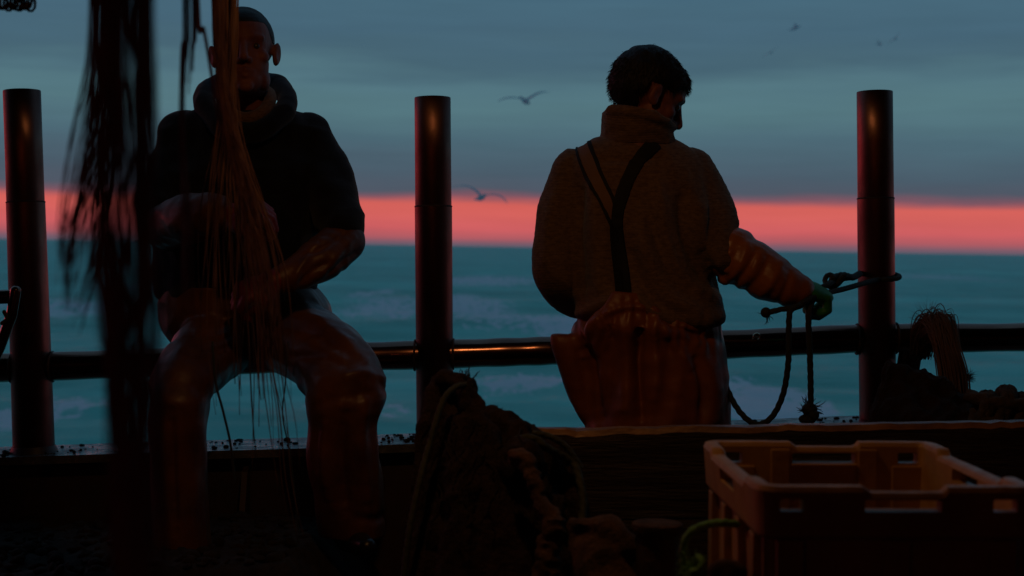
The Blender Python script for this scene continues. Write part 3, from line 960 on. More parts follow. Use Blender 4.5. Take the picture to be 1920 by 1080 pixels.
bm = bmesh.new()
loft(bm, [(258, 1128, 1262, 4.03, .060), (268, 1108, 1278, 4.035, .080), (284, 1085, 1300, 4.04, .10), (315, 1066, 1322, 4.04, .12), (370, 1060, 1335, 4.04, .135), (440, 1062, 1338, 4.04, .14), (520, 1072, 1345, 4.045, .145),
          (565, 1078, 1350, 4.045, .155), (592, 1084, 1351, 4.045, .155), (604, 1098, 1342, 4.045, .14)], per=5)
limb(bm, [(1072, 325, 4.05, 45), (1056, 380, 4.05, 46), (1050, 440, 4.05, 47), (1044, 500, 4.05, 46), (1048, 525, 4.07, 46), (1088, 560, 4.16, 40), (1118, 572, 4.22, 34)])
limb(bm, [(1292, 322, 4.05, 46), (1312, 365, 4.04, 50), (1330, 410, 4.025, 52), (1338, 450, 4.01, 50), (1346, 478, 4.0, 46)])
ball(bm, P(1372, 418, 4.0), .022)


def f_sw(p, n):
    # long soft folds running from the right shoulder down to the left hip side of the back
    q = (p.x * .75 + p.z * .42, p.y, p.z * .75 - p.x * .42)
    w = max(0, min(1, (P(0, 330, 4).z - p.z) / .25))
    v = ridge(q, (13, 5, 3.4))
    return (.005 * w + .003) * v + .006 * nz((p.x + 3, p.y, p.z), (11, 11, 9)) + .0012 * nz(p, (90, 90, 120))


f_sw2 = fold_lines([
    (-.016, 15, [(1152, 400), (1164, 470), (1172, 545), (1176, 600)]), (.010, 16, [(1196, 410), (1222, 500), (1266, 566), (1330, 590)]),
    (-.010, 11, [(1182, 430), (1198, 520), (1240, 578), (1300, 604)]), (-.011, 13, [(1278, 360), (1284, 440), (1326, 530)]),
    (.011, 18, [(1312, 380), (1316, 450), (1348, 500)]), (.008, 16, [(1112, 330), (1120, 450), (1132, 560)]),
    (-.013, 12, [(1088, 340), (1082, 440), (1096, 560)]), (.008, 12, [(1236, 330), (1240, 420), (1276, 520), (1338, 560)]),
    (-.007, 10, [(1222, 400), (1246, 490), (1300, 555)]), (-.010, 9, [(1316, 470), (1334, 500), (1352, 540)]),
    (.010, 10, [(1080, 590), (1130, 572), (1170, 548)]), (.010, 10, [(1185, 552), (1230, 584), (1290, 600), (1348, 596)]),
    (-.006, 8, [(1120, 300), (1150, 296), (1200, 300), (1240, 290)]), (.006, 12, [(1040, 360), (1030, 430), (1030, 500)]),
], f_sw, 4.06, 1.6)
sw = remesh(bm, .0058, 5, disp=f_sw2)
bv = bvh_of(sw)
sweater = obj('sweater', sw, M['wool'], man2)
# rolled high collar, open tube around the neck
bm = bmesh.new()
loft(bm, [(212, 1130, 1252, 4.005, .083), (226, 1129, 1258, 4.01, .090), (248, 1127, 1263, 4.02, .092), (272, 1122, 1268, 4.03, .088)], per=4, n=2.0)
for (z0, dd) in ((206, 0), ):
    cc = [(1142, 212, 4.00), (1150, 206, 3.945), (1190, 209, 3.92), (1230, 219, 3.925), (1256, 234, 3.97), (1260, 232, 4.04), (1225, 205, 4.085), (1175, 203, 4.08), (1145, 207, 4.04), (1142, 212, 4.00)]
    tube(bm, curve([tuple(P(*q)) for q in cc], 6), .012, 12)
obj('sweater_collar', remesh(bm, .005, 4, disp=folds(.003, (14, 14, 30), .0015, (60, 60, 60), 2)), M['wool'], sweater)
# braces
bvs = bv
bm = ribbon(bvs, [(1092, 276, 24), (1106, 310, 26), (1122, 345, 27), (1138, 378, 27), (1154, 412, 26)], 26, .004)
obj('brace', bm, M['strap_tan'], man2)
bm = ribbon(bvs, [(1238, 262, 25), (1212, 284, 25), (1190, 312, 24), (1172, 348, 23), (1160, 385, 23), (1156, 425, 25), (1160, 470, 28), (1166, 515, 30), (1172, 575, 30)], 26, .006)  # wide lower run also stands for the fold shadow down the back
obj('brace', bm, M['strap'], man2)
for pts_, w_ in (([(1106, 268), (1120, 308), (1136, 345), (1150, 375), (1158, 410)], 7), ([(1080, 278), (1092, 312), (1110, 350), (1128, 385), (1146, 424)], 5)):
    obj('brace_edge', ribbon(bvs, pts_, w_, .0065), M['strap'], man2)
# oilskin sleeve
bm = bmesh.new()
limb(bm, [(1366, 478, 4.00, 46), (1400, 494, 3.99, 49), (1440, 518, 3.985, 46), (1478, 538, 3.985, 38), (1496, 545, 3.985, 32)])
limb(bm, [(1372, 470, 4.0, 46), (1380, 474, 4.0, 46)])
for k in range(9):    # gathered frill at the elbow
    a = k / 9 * 6.283
    ball(bm, P(1362, 482, 4.0) + Vector((.016 * math.cos(a) * .5, math.sin(a) * .058, math.cos(a) * .060)), .013)
a_, b_ = P(1350, 482, 4.0), P(1496, 545, 3.985)
osl = obj('oilskin_sleeve', remesh(bm, .0045, 3, disp=fold_lines([(.008, 8, [(1402, 446), (1388, 500), (1356, 534)]), (-.009, 8, [(1442, 476), (1424, 520), (1384, 556)]), (.008, 8, [(1468, 490), (1452, 524), (1420, 560)]),
    (-.008, 7, [(1484, 502), (1474, 540), (1456, 574)]), (-.008, 6, [(1420, 462), (1404, 500), (1372, 540)])], sleeve_disp((a_, b_), 3.2, .0015, 9), 4.1, .65)), M['oil'], man2)
bm = bmesh.new()
hand_shapes(bm, GR, (.95, .95, 1.0, 1.05), .004, .9, 1)
obj('rubber_glove', remesh(bm, .0032, 3), M['green'], man2)
bm = bmesh.new()
hand_shapes(bm, lhand, (.6, .6, .6, .6), .004, .5, -1)
obj('rubber_glove', remesh(bm, .0034, 3), M['green'], man2)
# trousers: elastic waist gathered at the back, long folds, apron flap on the left
bm = bmesh.new()
loft(bm, [(582, 1096, 1345, 4.045, .158), (600, 1082, 1350, 4.045, .164), (622, 1070, 1353, 4.045, .168), (660, 1076, 1359, 4.045, .168), (700, 1086, 1362, 4.045, .168), (760, 1094, 1365, 4.045, .168), (810, 1098, 1367, 4.045, .165),
          (900, 1100, 1366, 4.045, .16), (925, 1110, 1355, 4.045, .14)], per=5)
loft(bm, [(548, 1146, 1196, 3.895, .014), (566, 1136, 1214, 3.89, .018), (590, 1112, 1255, 3.895, .024), (612, 1098, 1300, 3.90, .04), (640, 1098, 1310, 3.93, .05), (690, 1110, 1300, 3.96, .05)], per=4)
for cx in (1165, 1290):
    loft(bm, [(880, cx - 66, cx + 66, 4.045, .13), (1000, cx - 60, cx + 60, 4.04, .11), (1160, cx - 56, cx + 56, 4.04, .10), (1300, cx - 54, cx + 54, 4.04, .10)], per=4)
loft(bm, [(626, 1031, 1092, 4.0, .020), (640, 1033, 1096, 4.0, .026), (680, 1045, 1110, 4.01, .034), (730, 1062, 1115, 4.02, .036), (770, 1080, 1120, 4.03, .036), (796, 1096, 1125, 4.04, .03)], per=4)
wz = P(0, 600, 4).z


def f_tr2(p, n):
    low = max(0, min(1, (wz - p.z) / .09))
    gat = math.exp(-((p.z - wz) / .045) ** 2)
    xx = p.x + .02 * math.sin(p.z * 11) + .015 * nz(p, (5, 5, 5))
    v = ridge((xx, p.y, p.z), (10, 10, 1.2))
    return low * .005 * v + gat * (.0028 if p.x > .165 else 0) * math.sin(xx * 230 + 3 * nz(p, (20, 20, 20))) + .0045 * nz((p.x + 7, p.y, p.z), (17, 17, 22)) + .0015 * ridge((p.x, p.y, p.z + 2), (9, 9, 20)) * low


obj('oilskin_trousers', remesh(bm, .0058, 3, disp=fold_lines([
    (-.032, 10, [(1202, 610), (1197, 700), (1203, 800)]), (.012, 12, [(1222, 600), (1232, 680), (1226, 760)]), (-.008, 10, [(1148, 600), (1140, 690), (1138, 800)]),
    (.012, 14, [(1180, 575), (1174, 680), (1172, 780)]), (-.012, 8, [(1236, 585), (1282, 618), (1344, 636)]), (.010, 9, [(1226, 592), (1262, 640), (1300, 700)]),
    (-.012, 9, [(1300, 660), (1318, 730), (1312, 800)]), (.008, 14, [(1336, 680), (1338, 730), (1340, 800)]),
    (-.026, 13, [(1092, 645), (1108, 720), (1122, 800)]), (-.008, 6, [(1126, 585), (1136, 610), (1148, 640)]),
    (-.008, 5, [(1190, 560), (1190, 590), (1186, 620)]), (-.008, 5, [(1212, 572), (1212, 596), (1216, 620)]), (-.007, 5, [(1172, 558), (1172, 585), (1168, 610)]),
    (.010, 6, [(1112, 604), (1160, 578), (1212, 578), (1270, 602)]), (-.007, 5, [(1150, 572), (1152, 592), (1148, 615)]),
], f_tr2, 4.06)), M['oil2'], man2)
for (px, py) in ((1165, 1325), (1290, 1325)):
    bm = bmesh.new()
    limb(bm, [(px, 1230, 4.05, 40), (px, 1320, 4.06, 38)])
    limb(bm, [(px, 1338, 4.02, 26), (px + 4, 1338, 4.15, 30), (px + 8, 1340, 4.25, 24)])
    obj('rubber_boot', remesh(bm, .007, 4), M['boot'], man2)

# the rope he holds
grip = P(1545, 545, 3.99)
bm = bmesh.new()
# from the glove round the right-hand post and back
pc = P(1646, 517, RD)
rr = .0585
lead = [P(1490, 578, 3.93), P(1518, 560, 3.95), P(1552, 549, 4.0), P(1585, 541, 4.10)]
around = []
for k in range(11):
    a = R(-105 + k * 22)
    around.append(pc + Vector((math.cos(a) * rr, math.sin(a) * rr, .012 * math.sin(a * .8) + .002 - .0004 * k)))
back = [P(1600, 519, 4.22), P(1575, 524, 4.12), P(1556, 532, 4.03), P(1532, 545, 3.99), P(1520, 575, 3.97)]
rope(bm, lead + around + back, .0068)
# knot near the glove
kc = P(1566, 527, 4.07)
for q in range(3):
    pts = []
    for k in range(13):
        a = k / 12 * 6.283
        pts.append(kc + Vector((math.cos(a) * .016 + q * .011 - .011, math.sin(a) * .013, math.sin(a + q) * .016)))
    tube(bm, pts, .0066, 10, lobes=3, pitch=.05)
rope(bm, [P(1560, 522, 4.05), P(1580, 516, 4.10), P(1598, 520, 4.16), P(1612, 513, 4.25)], .0085)
# tail with a stopper knot poking out behind the sleeve
rope(bm, [P(1520, 560, 3.96), P(1495, 576, 3.93), P(1465, 580, 3.93), P(1436, 587, 3.94)], .0066)
ball(bm, P(1436, 586, 3.94), .0135)
fray(bm, P(1438, 590, 3.94), 10, .03, .001)
# big loop hanging below the rail
rope(bm, [P(1500, 572, 3.93), P(1482, 583, 3.92), P(1479, 620, 3.92), P(1478, 680, 3.92), P(1468, 740, 3.93), P(1447, 782, 3.94), P(1420, 796, 3.95), P(1395, 781, 3.96), P(1374, 752, 3.98), P(1352, 705, 4.0), P(1325, 660, 4.1)], .0072)
# tail with a frayed knot
rope(bm, [P(1524, 560, 3.97), P(1516, 590, 3.95), P(1518, 650, 3.95), P(1520, 720, 3.95), P(1520, 778, 3.95)], .0074)
kc = P(1518, 768, 3.95)
ball(bm, kc, (.020, .018, .018)); ball(bm, P(1514, 786, 3.95), (.023, .018, .013)); ball(bm, P(1526, 778, 3.94), .014)
fray(bm, kc, 26, .045, .0014, Vector((.4, 0, .3)), 1.2)
fray(bm, kc, 18, .04, .0014, Vector((-.5, 0, -.2)), .8)
tag(obj('rope', bm, M['rope']), 'thin dark rope looped round the right post and held in the green glove', 'rope')


# ------------------------------------------------------------------ hanging strands
def strands(name, mat, n, top, paths, r, label, group=None, wob=6, extra=None, d=1.5, dvar=.08, freq=1.0, end_frac=(0.7, 1.0)):
    bm = bmesh.new()
    for i in range(n):
        base = random.choice(paths)
        cen, wid = base
        u = random.uniform(-1, 1) if random.random() < .6 else max(-1.1, min(1.1, random.gauss(0, .4)))
        dd = d + random.uniform(-dvar, dvar)
        k1, k2 = random.uniform(0, 6.28), random.uniform(.7, 1.6) * freq
        stop = random.uniform(*end_frac)
        pts = []
        cc = curve(cen, 5)
        m = max(3, int(len(cc) * stop))
        for q, (x, y, w) in enumerate(cc[:m]):
            pts.append(P(x + u * w + wob * math.sin(y / 120 * k2 + k1) * min(1, max(0, (y + 100) / 400)), y, dd + .01 * math.sin(y / 150 + k1)))
        rad = random.uniform(*r)
        tube(bm, pts, [rad * (1 if q < len(pts) - 3 else .6) for q in range(len(pts))], 5)
    if extra: extra(bm)
    o = obj(name, bm, M[mat])
    return tag(o, label, 'rope strands', group)


def ex_dark(bm):
    for c, w in (([(264, -650), (268, 0), (264, 300), (268, 600), (262, 850), (275, 1400)], .0030), ([(205, -650), (212, 0), (204, 300), (212, 600), (235, 900), (232, 1400)], .0022)):
        rope(bm, curve([tuple(P(x, y, 1.2)) for x, y in c], 6), w, 1)


strands('hanging_strands', 'strand_dark', 230, 0, [
    ([(228, -650, 55), (230, 0, 62), (228, 200, 72), (235, 400, 60), (240, 600, 50), (250, 850, 60), (262, 1350, 70)], 1),
    ([(190, -650, 30), (194, 0, 34), (192, 200, 44), (190, 400, 50), (205, 600, 34), (228, 850, 22), (235, 1350, 26)], 1),
    ([(250, -650, 40), (254, 0, 42), (252, 200, 46), (262, 400, 38), (262, 600, 50), (262, 850, 56), (280, 1350, 60)], 1),
    ([(205, -650, 14), (210, 0, 16), (206, 250, 20), (208, 500, 20), (225, 800, 18), (235, 1350, 20)], 1),
    ([(266, -650, 14), (270, 0, 14), (266, 250, 16), (268, 500, 20), (262, 800, 22), (270, 1350, 30)], 1),
], (.0003, .0006), 'thick curtain of near-black frayed strands hanging left in front of the seated man', 'frayed strands hanging overhead', extra=ex_dark, d=1.2, end_frac=(.88, 1), wob=3, freq=.5)
strands('hanging_strands', 'strand_dark', 60, 0, [
    ([(178, -650, 10), (178, 0, 16), (170, 160, 20), (148, 300, 22), (128, 400, 16), (118, 480, 10), (116, 540, 6)], 1),
    ([(180, -650, 10), (182, 0, 14), (178, 200, 16), (155, 340, 18), (135, 430, 18), (125, 520, 14), (122, 590, 10)], 1),
    ([(190, -650, 10), (192, 0, 14), (185, 240, 20), (165, 400, 20), (155, 500, 26), (130, 600, 20)], 1),
    ([(195, -650, 10), (196, 0, 14), (190, 300, 20), (180, 480, 20), (160, 560, 18), (140, 640, 16)], 1),
], (.0004, .0008), 'loose wispy dark strands splaying left off the thick curtain across the pink band', 'frayed strands hanging overhead', d=1.6, end_frac=(.75, 1), wob=8)
strands('hanging_strands', 'strand_dark', 26, 0, [
    ([(344, -650, 6), (349, 0, 7), (344, 90, 6), (342, 190, 5), (344, 260, 5), (350, 400, 6), (352, 560, 8), (362, 700, 8)], 1),
    ([(360, -650, 8), (362, 0, 8), (358, 90, 8), (352, 190, 8)], 1),
], (.0007, .0014), 'narrow dark strand hanging straight between the thick curtain and the orange bundle', 'frayed strands hanging overhead', d=1.9, wob=4, end_frac=(.7, 1))
strands('hanging_strands', 'strand_dark', 5, 0, [
    ([(360, -650, 2), (371, 0, 3), (381, 50, 2), (390, 100, 2), (404, 190, 3), (420, 300, 3)], 1),
], (.0009, .0013), 'few thin dark threads slanting down to the ear of the seated man', 'frayed strands hanging overhead', d=2.1, wob=2, end_frac=(.8, 1))
strands('hanging_strands', 'strand_orange', 120, 0, [
    ([(396, -650, 10), (408, 0, 11), (412, 100, 9), (422, 190, 10), (440, 270, 11), (462, 350, 12), (480, 440, 16), (500, 560, 20), (515, 680, 30), (520, 760, 34)], 1),
    ([(402, -650, 8), (405, 0, 8), (410, 100, 8), (420, 200, 10), (436, 280, 11), (455, 360, 12), (485, 480, 22), (500, 620, 30)], 1),
], (.0004, .0009), 'orange brown bundle of frayed strands falling across the face of the seated man', 'frayed strands hanging overhead', d=2.5, wob=5, end_frac=(.55, 1))
strands('hanging_strands', 'strand_brown', 80, 0, [
    ([(425, -650, 12), (432, 0, 12), (428, 120, 11), (434, 200, 12), (448, 300, 18), (470, 420, 34), (485, 540, 40), (490, 680, 34), (500, 800, 50), (510, 950, 60)], 1),
    ([(430, -650, 12), (436, 0, 10), (434, 120, 10), (436, 200, 12), (450, 300, 16), (500, 480, 26), (520, 620, 26), (535, 760, 24), (545, 900, 24), (580, 1040, 24)], 1),
    ([(420, -650, 12), (428, 0, 12), (425, 200, 14), (420, 400, 40), (420, 560, 50), (425, 720, 40), (430, 800, 36)], 1),
], (.0007, .0015), 'dull brown strands behind the orange bundle, reaching down between the seated man\'s knees', 'frayed strands hanging overhead', d=2.9, wob=7, end_frac=(.5, 1))
bm = bmesh.new()
tube(bm, curve([tuple(P(*q)) for q in [(398, 640, 3.2), (404, 715, 3.2), (418, 770, 3.2), (432, 832, 3.2), (440, 900, 3.2)]], 5), .0026, 8)
tube(bm, curve([tuple(P(*q)) for q in [(540, 640, 3.2), (535, 720, 3.2), (530, 780, 3.2), (545, 860, 3.2), (560, 1000, 3.2)]], 5), .0014, 8)
tag(obj('twine', bm, M['rope']), 'thin black twine slanting across the gap between the knees of the seated man', 'twine')
# black chain end at the top-left corner
bm = bmesh.new()
for i in range(9):
    c0 = P(4 + i * 6.5, 2 - 4 * abs(math.sin(i)), 2.6)
    pts = [c0 + Vector((math.cos(a) * .009, math.sin(i * 1.3) * .006 * math.sin(a), math.sin(a) * .014 - .003 * (i % 3))) for a in [k / 10 * 6.283 for k in range(11)]]
    tube(bm, pts, .0024, 6)
for i in range(4):
    tube(bm, curve([tuple(P(*q)) for q in [(10 + i * 12, -60, 2.6), (20 + i * 9, -12, 2.6), (30 + i * 8, 4, 2.6), (38 + i * 6, 14, 2.6), (44 + i * 5, 4, 2.6)]], 5), .002, 6)
tube(bm, [P(30, -700, 2.6), P(28, -300, 2.6), P(26, -5, 2.6)], .004, 8)
tag(obj('hook_chain', bm, M['iron']), 'small curled black chain end dangling into the top left corner', 'chain')

# ------------------------------------------------------------------ board wall in front of the standing man
BD = 3.3
board = thing('pound_board', P(1400, 1100, BD), 'dark worn board wall with lit top edge, between the standing man and the crates', 'board wall')
ze = lambda px: 804 - 15 * (px - 1005) / 915


def plank(x0, x1, top, bot, mat=M['wood'], wear=.004, thick=.048, dd=BD, seed=0):
    bm = bmesh.new(); rings = []
    n = 90
    for i in range(n + 1):
        px = x0 + (x1 - x0) * i / n
        t_ = P(px, ze(px) + top, dd); b2 = P(px, ze(px) + bot, dd)
        w = wear * (nz((t_.x + seed, 0, 0), (9, 1, 1)) + .7 * nz((t_.x + seed, 3, 0), (38, 1, 1)))
        e = .005
        prof = [(-thick / 2, b2.z), (-thick / 2 - .002 * nz((t_.x, seed, 1), (12, 1, 1)), t_.z - .012 + w), (-thick / 2 + e, t_.z + w), (thick / 2 - e, t_.z + w * .5), (thick / 2, t_.z - .01), (thick / 2, b2.z)]
        rings.append([bm.verts.new(Vector((t_.x, t_.y + y, z))) for y, z in prof])
    for a, b2 in zip(rings, rings[1:]):
        for k in range(6):
            f_ = bm.faces.new((a[k], a[(k + 1) % 6], b2[(k + 1) % 6], b2[k]))
            if k in (1, 2): f_.material_index = 1  # worn top and bevel: lamplight put into a lighter colour
    bm.faces.new(rings[0][::-1]); bm.faces.new(rings[-1])
    return bm


obj('plank', plank(1004, 2700, 0, 168, wear=.007), M['wood'], board, smooth=False).data.materials.append(material('lamplit_worn_wood', (0.42, 0.21, 0.09), 0.34, 0.0, (0.10, 0.045, 0.02), 14, 0.8, 30, 0.008, stretch=(.5, 1, 1), rough_var=.12))
obj('plank', plank(1010, 2700, 172, 345, seed=5, thick=.042), M['wood'], board, smooth=False)
obj('plank', plank(1006, 2700, 349, 560, seed=9, thick=.046), M['wood'], board, smooth=False)
obj('plank', plank(1004, 2700, 564, 850, seed=12, thick=.044), M['wood'], board, smooth=False)

# ------------------------------------------------------------------ net heap in the middle
bm = bmesh.new()
loft(bm, [(742, 845, 872, 3.05, .02), (775, 822, 905, 3.05, .06), (830, 805, 965, 3.05, .12), (900, 790, 1040, 3.05, .18), (1000, 775, 1085, 3.05, .24), (1200, 740, 1150, 3.05, .32), (1640, 700, 1200, 3.05, .36)], per=4)
limb(bm, [(835, 712, 3.02, 13), (862, 724, 3.0, 19), (880, 748, 2.98, 19), (898, 790, 2.96, 20), (915, 850, 2.92, 24), (925, 960, 2.88, 28), (915, 1150, 2.8, 34)])
limb(bm, [(838, 712, 3.06, 14), (822, 745, 3.04, 22), (812, 820, 3.0, 28), (800, 920, 2.95, 30), (785, 1080, 2.88, 32), (770, 1250, 2.8, 36)])
limb(bm, [(895, 790, 3.06, 18), (922, 786, 3.04, 18), (955, 800, 3.02, 20), (972, 830, 2.98, 24), (985, 900, 2.93, 26), (990, 1010, 2.88, 28), (985, 1150, 2.8, 34)])
limb(bm, [(955, 800, 3.06, 15), (982, 812, 3.06, 14), (1010, 835, 3.03, 20), (1050, 862, 3.0, 20), (1072, 910, 2.96, 18), (1082, 990, 2.92, 18), (1085, 1150, 2.86, 24)])
limb(bm, [(862, 800, 2.96, 22), (868, 880, 2.90, 26), (862, 1000, 2.84, 30), (850, 1200, 2.76, 40)])
for i in range(16):
    ball(bm, P(random.uniform(830, 1040), random.uniform(850, 1080), random.uniform(2.85, 2.98)), random.uniform(.02, .045))


def f_net(p, n):
    return .010 * ridge((p.x, p.y, p.z), (22, 22, 7)) + .006 * nz((p.x + 2, p.y, p.z), (50, 50, 30)) + .003 * nz(p, (140, 140, 110))


nm_ = remesh(bm, .006, 2, disp=f_net)
bn = bvh_of(nm_)
net = obj('trawl_net', nm_, M['net'])
tag(net, 'heaped dark brown trawl net in the middle, rising beside the centre post', 'fishing net')
bm = bmesh.new()
for i in range(60):     # twine meshes lying over the heap
    x = random.uniform(810, 1060); y = random.uniform(770, 950)
    path = []
    dx, dy = random.uniform(-3, 3), random.uniform(8, 16)
    for k in range(9):
        h = on_surface(bn, x, y, .003)
        if not h: break
        path.append(h[0]); x += dx + random.gauss(0, 5); y += dy
    if len(path) > 3 and max((a - b2).length for a, b2 in zip(path, path[1:])) < .09:
        tube(bm, path, random.uniform(.0009, .0018), 5)
fray(bm, P(878, 728, 2.99), 10, .05, .0016, Vector((0, 0, 1)), .35)
tube(bm, [P(878, 735, 2.99), P(879, 722, 2.99), P(876, 713, 2.99)], .003, 6)
tube(bm, [P(880, 745, 2.99), P(890, 741, 2.99), P(894, 743, 2.99)], .003, 6)
fray(bm, P(935, 775, 3.03), 12, .022, .0010, Vector((0, 0, .6)), .8)
obj('twine', bm, M['net'], net)
bm = bmesh.new()
rope(bm, [P(884, 722, 2.98), P(858, 724, 2.95), P(836, 742, 2.92), P(822, 775, 2.90), P(806, 830, 2.88), P(792, 880, 2.85), P(776, 950, 2.82), P(764, 1020, 2.8), P(756, 1100, 2.78)], .0055)
tag(obj('rope', bm, M['rope_olive']), 'olive rope trailing down the left side of the brown net heap', 'rope')
bm = bmesh.new()
rope(bm, [P(950, 850, 2.92), P(968, 826, 2.90), P(1000, 822, 2.90), P(1022, 838, 2.90), P(1045, 850, 2.92), P(1075, 868, 2.93), P(1088, 905, 2.9), P(1094, 950, 2.88), P(1086, 1000, 2.85)], .0075)
rope(bm, [P(1000, 812, 2.95), P(1030, 818, 2.93), P(1062, 838, 2.93), P(1090, 878, 2.93)], .0055)
tag(obj('rope', bm, M['rope_olive']), 'dark olive rope arched over the right shoulder of the brown net heap', 'rope')
# pale frayed hawser hanging over the net
bm = bmesh.new()
limb(bm, [(968, 858, 2.80, 17), (985, 862, 2.78, 17), (1002, 900, 2.76, 15), (1018, 950, 2.74, 17), (1040, 985, 2.72, 22), (1030, 1020, 2.72, 22), (1020, 1100, 2.7, 24)])
tag(obj('chafed_hawser', remesh(bm, .005, 2, disp=folds(.004, (30, 30, 60), .004, (70, 70, 70))), M['tan']), 'worn sandy brown hawser hanging down the front of the net heap', 'hawser')
bm = bmesh.new()
limb(bm, [(1075, 992, 2.7, 16), (1110, 985, 2.68, 22), (1150, 1002, 2.66, 28), (1180, 1030, 2.64, 26)])
limb(bm, [(1090, 1010, 2.7, 26), (1130, 1050, 2.66, 50), (1150, 1150, 2.6, 60)])
tag(obj('canvas_bundle', remesh(bm, .006, 4, disp=folds(.008, (12, 12, 18), .005, (40, 40, 40), 8)), M['tan']), 'rounded brown bundle at the foot of the net heap, left of the bollard', 'bundle')
# bollard
bl = thing('bollard', Vector((P(1232, 1100, 2.62).x, 2.62, 0)), 'short round bollard with a flat pale top, between the net heap and the crates', 'bollard')
tp = P(1232, 984, 2.62)
bm = bmesh.new(); tube(bm, [Vector((tp.x, tp.y, 0)), Vector((tp.x, tp.y, tp.z - .012))], .036, 32); obj('barrel', bm, M['iron'], bl)
bm = bmesh.new(); tube(bm, [tp - Vector((0, 0, .014)), tp - Vector((0, 0, .006)), tp + Vector((0, 0, .002)), tp + Vector((0, 0, .004))], [.040, .043, .043, .040], 32); obj('cap', bm, M['tan'], bl)
# green rope coil beside the crate
bm = bmesh.new()
rope(bm, [P(1460, 1010, 2.40), P(1420, 992, 2.36), P(1375, 982, 2.32), P(1335, 982, 2.30), P(1300, 994, 2.28), P(1284, 1016, 2.28), P(1282, 1050, 2.29), P(1290, 1110, 2.3), P(1310, 1300, 2.32)], .0056)
rope(bm, [P(1276, 1120, 2.28), P(1290, 1078, 2.27), P(1308, 1046, 2.26), P(1316, 1058, 2.25), P(1306, 1080, 2.25), P(1296, 1120, 2.26)], .0052)
rope(bm, [P(1330, 1120, 2.26), P(1318, 1088, 2.25), P(1300, 1070, 2.25), P(1290, 1100, 2.26)], .0052)
fray(bm, P(1300, 1068, 2.26), 60, .035, .0009, Vector((0, 0, .1)), 1.6)
tag(obj('rope', bm, M['rope_green']), 'bright green rope coil with a frayed end, left of the stacked crates', 'rope')


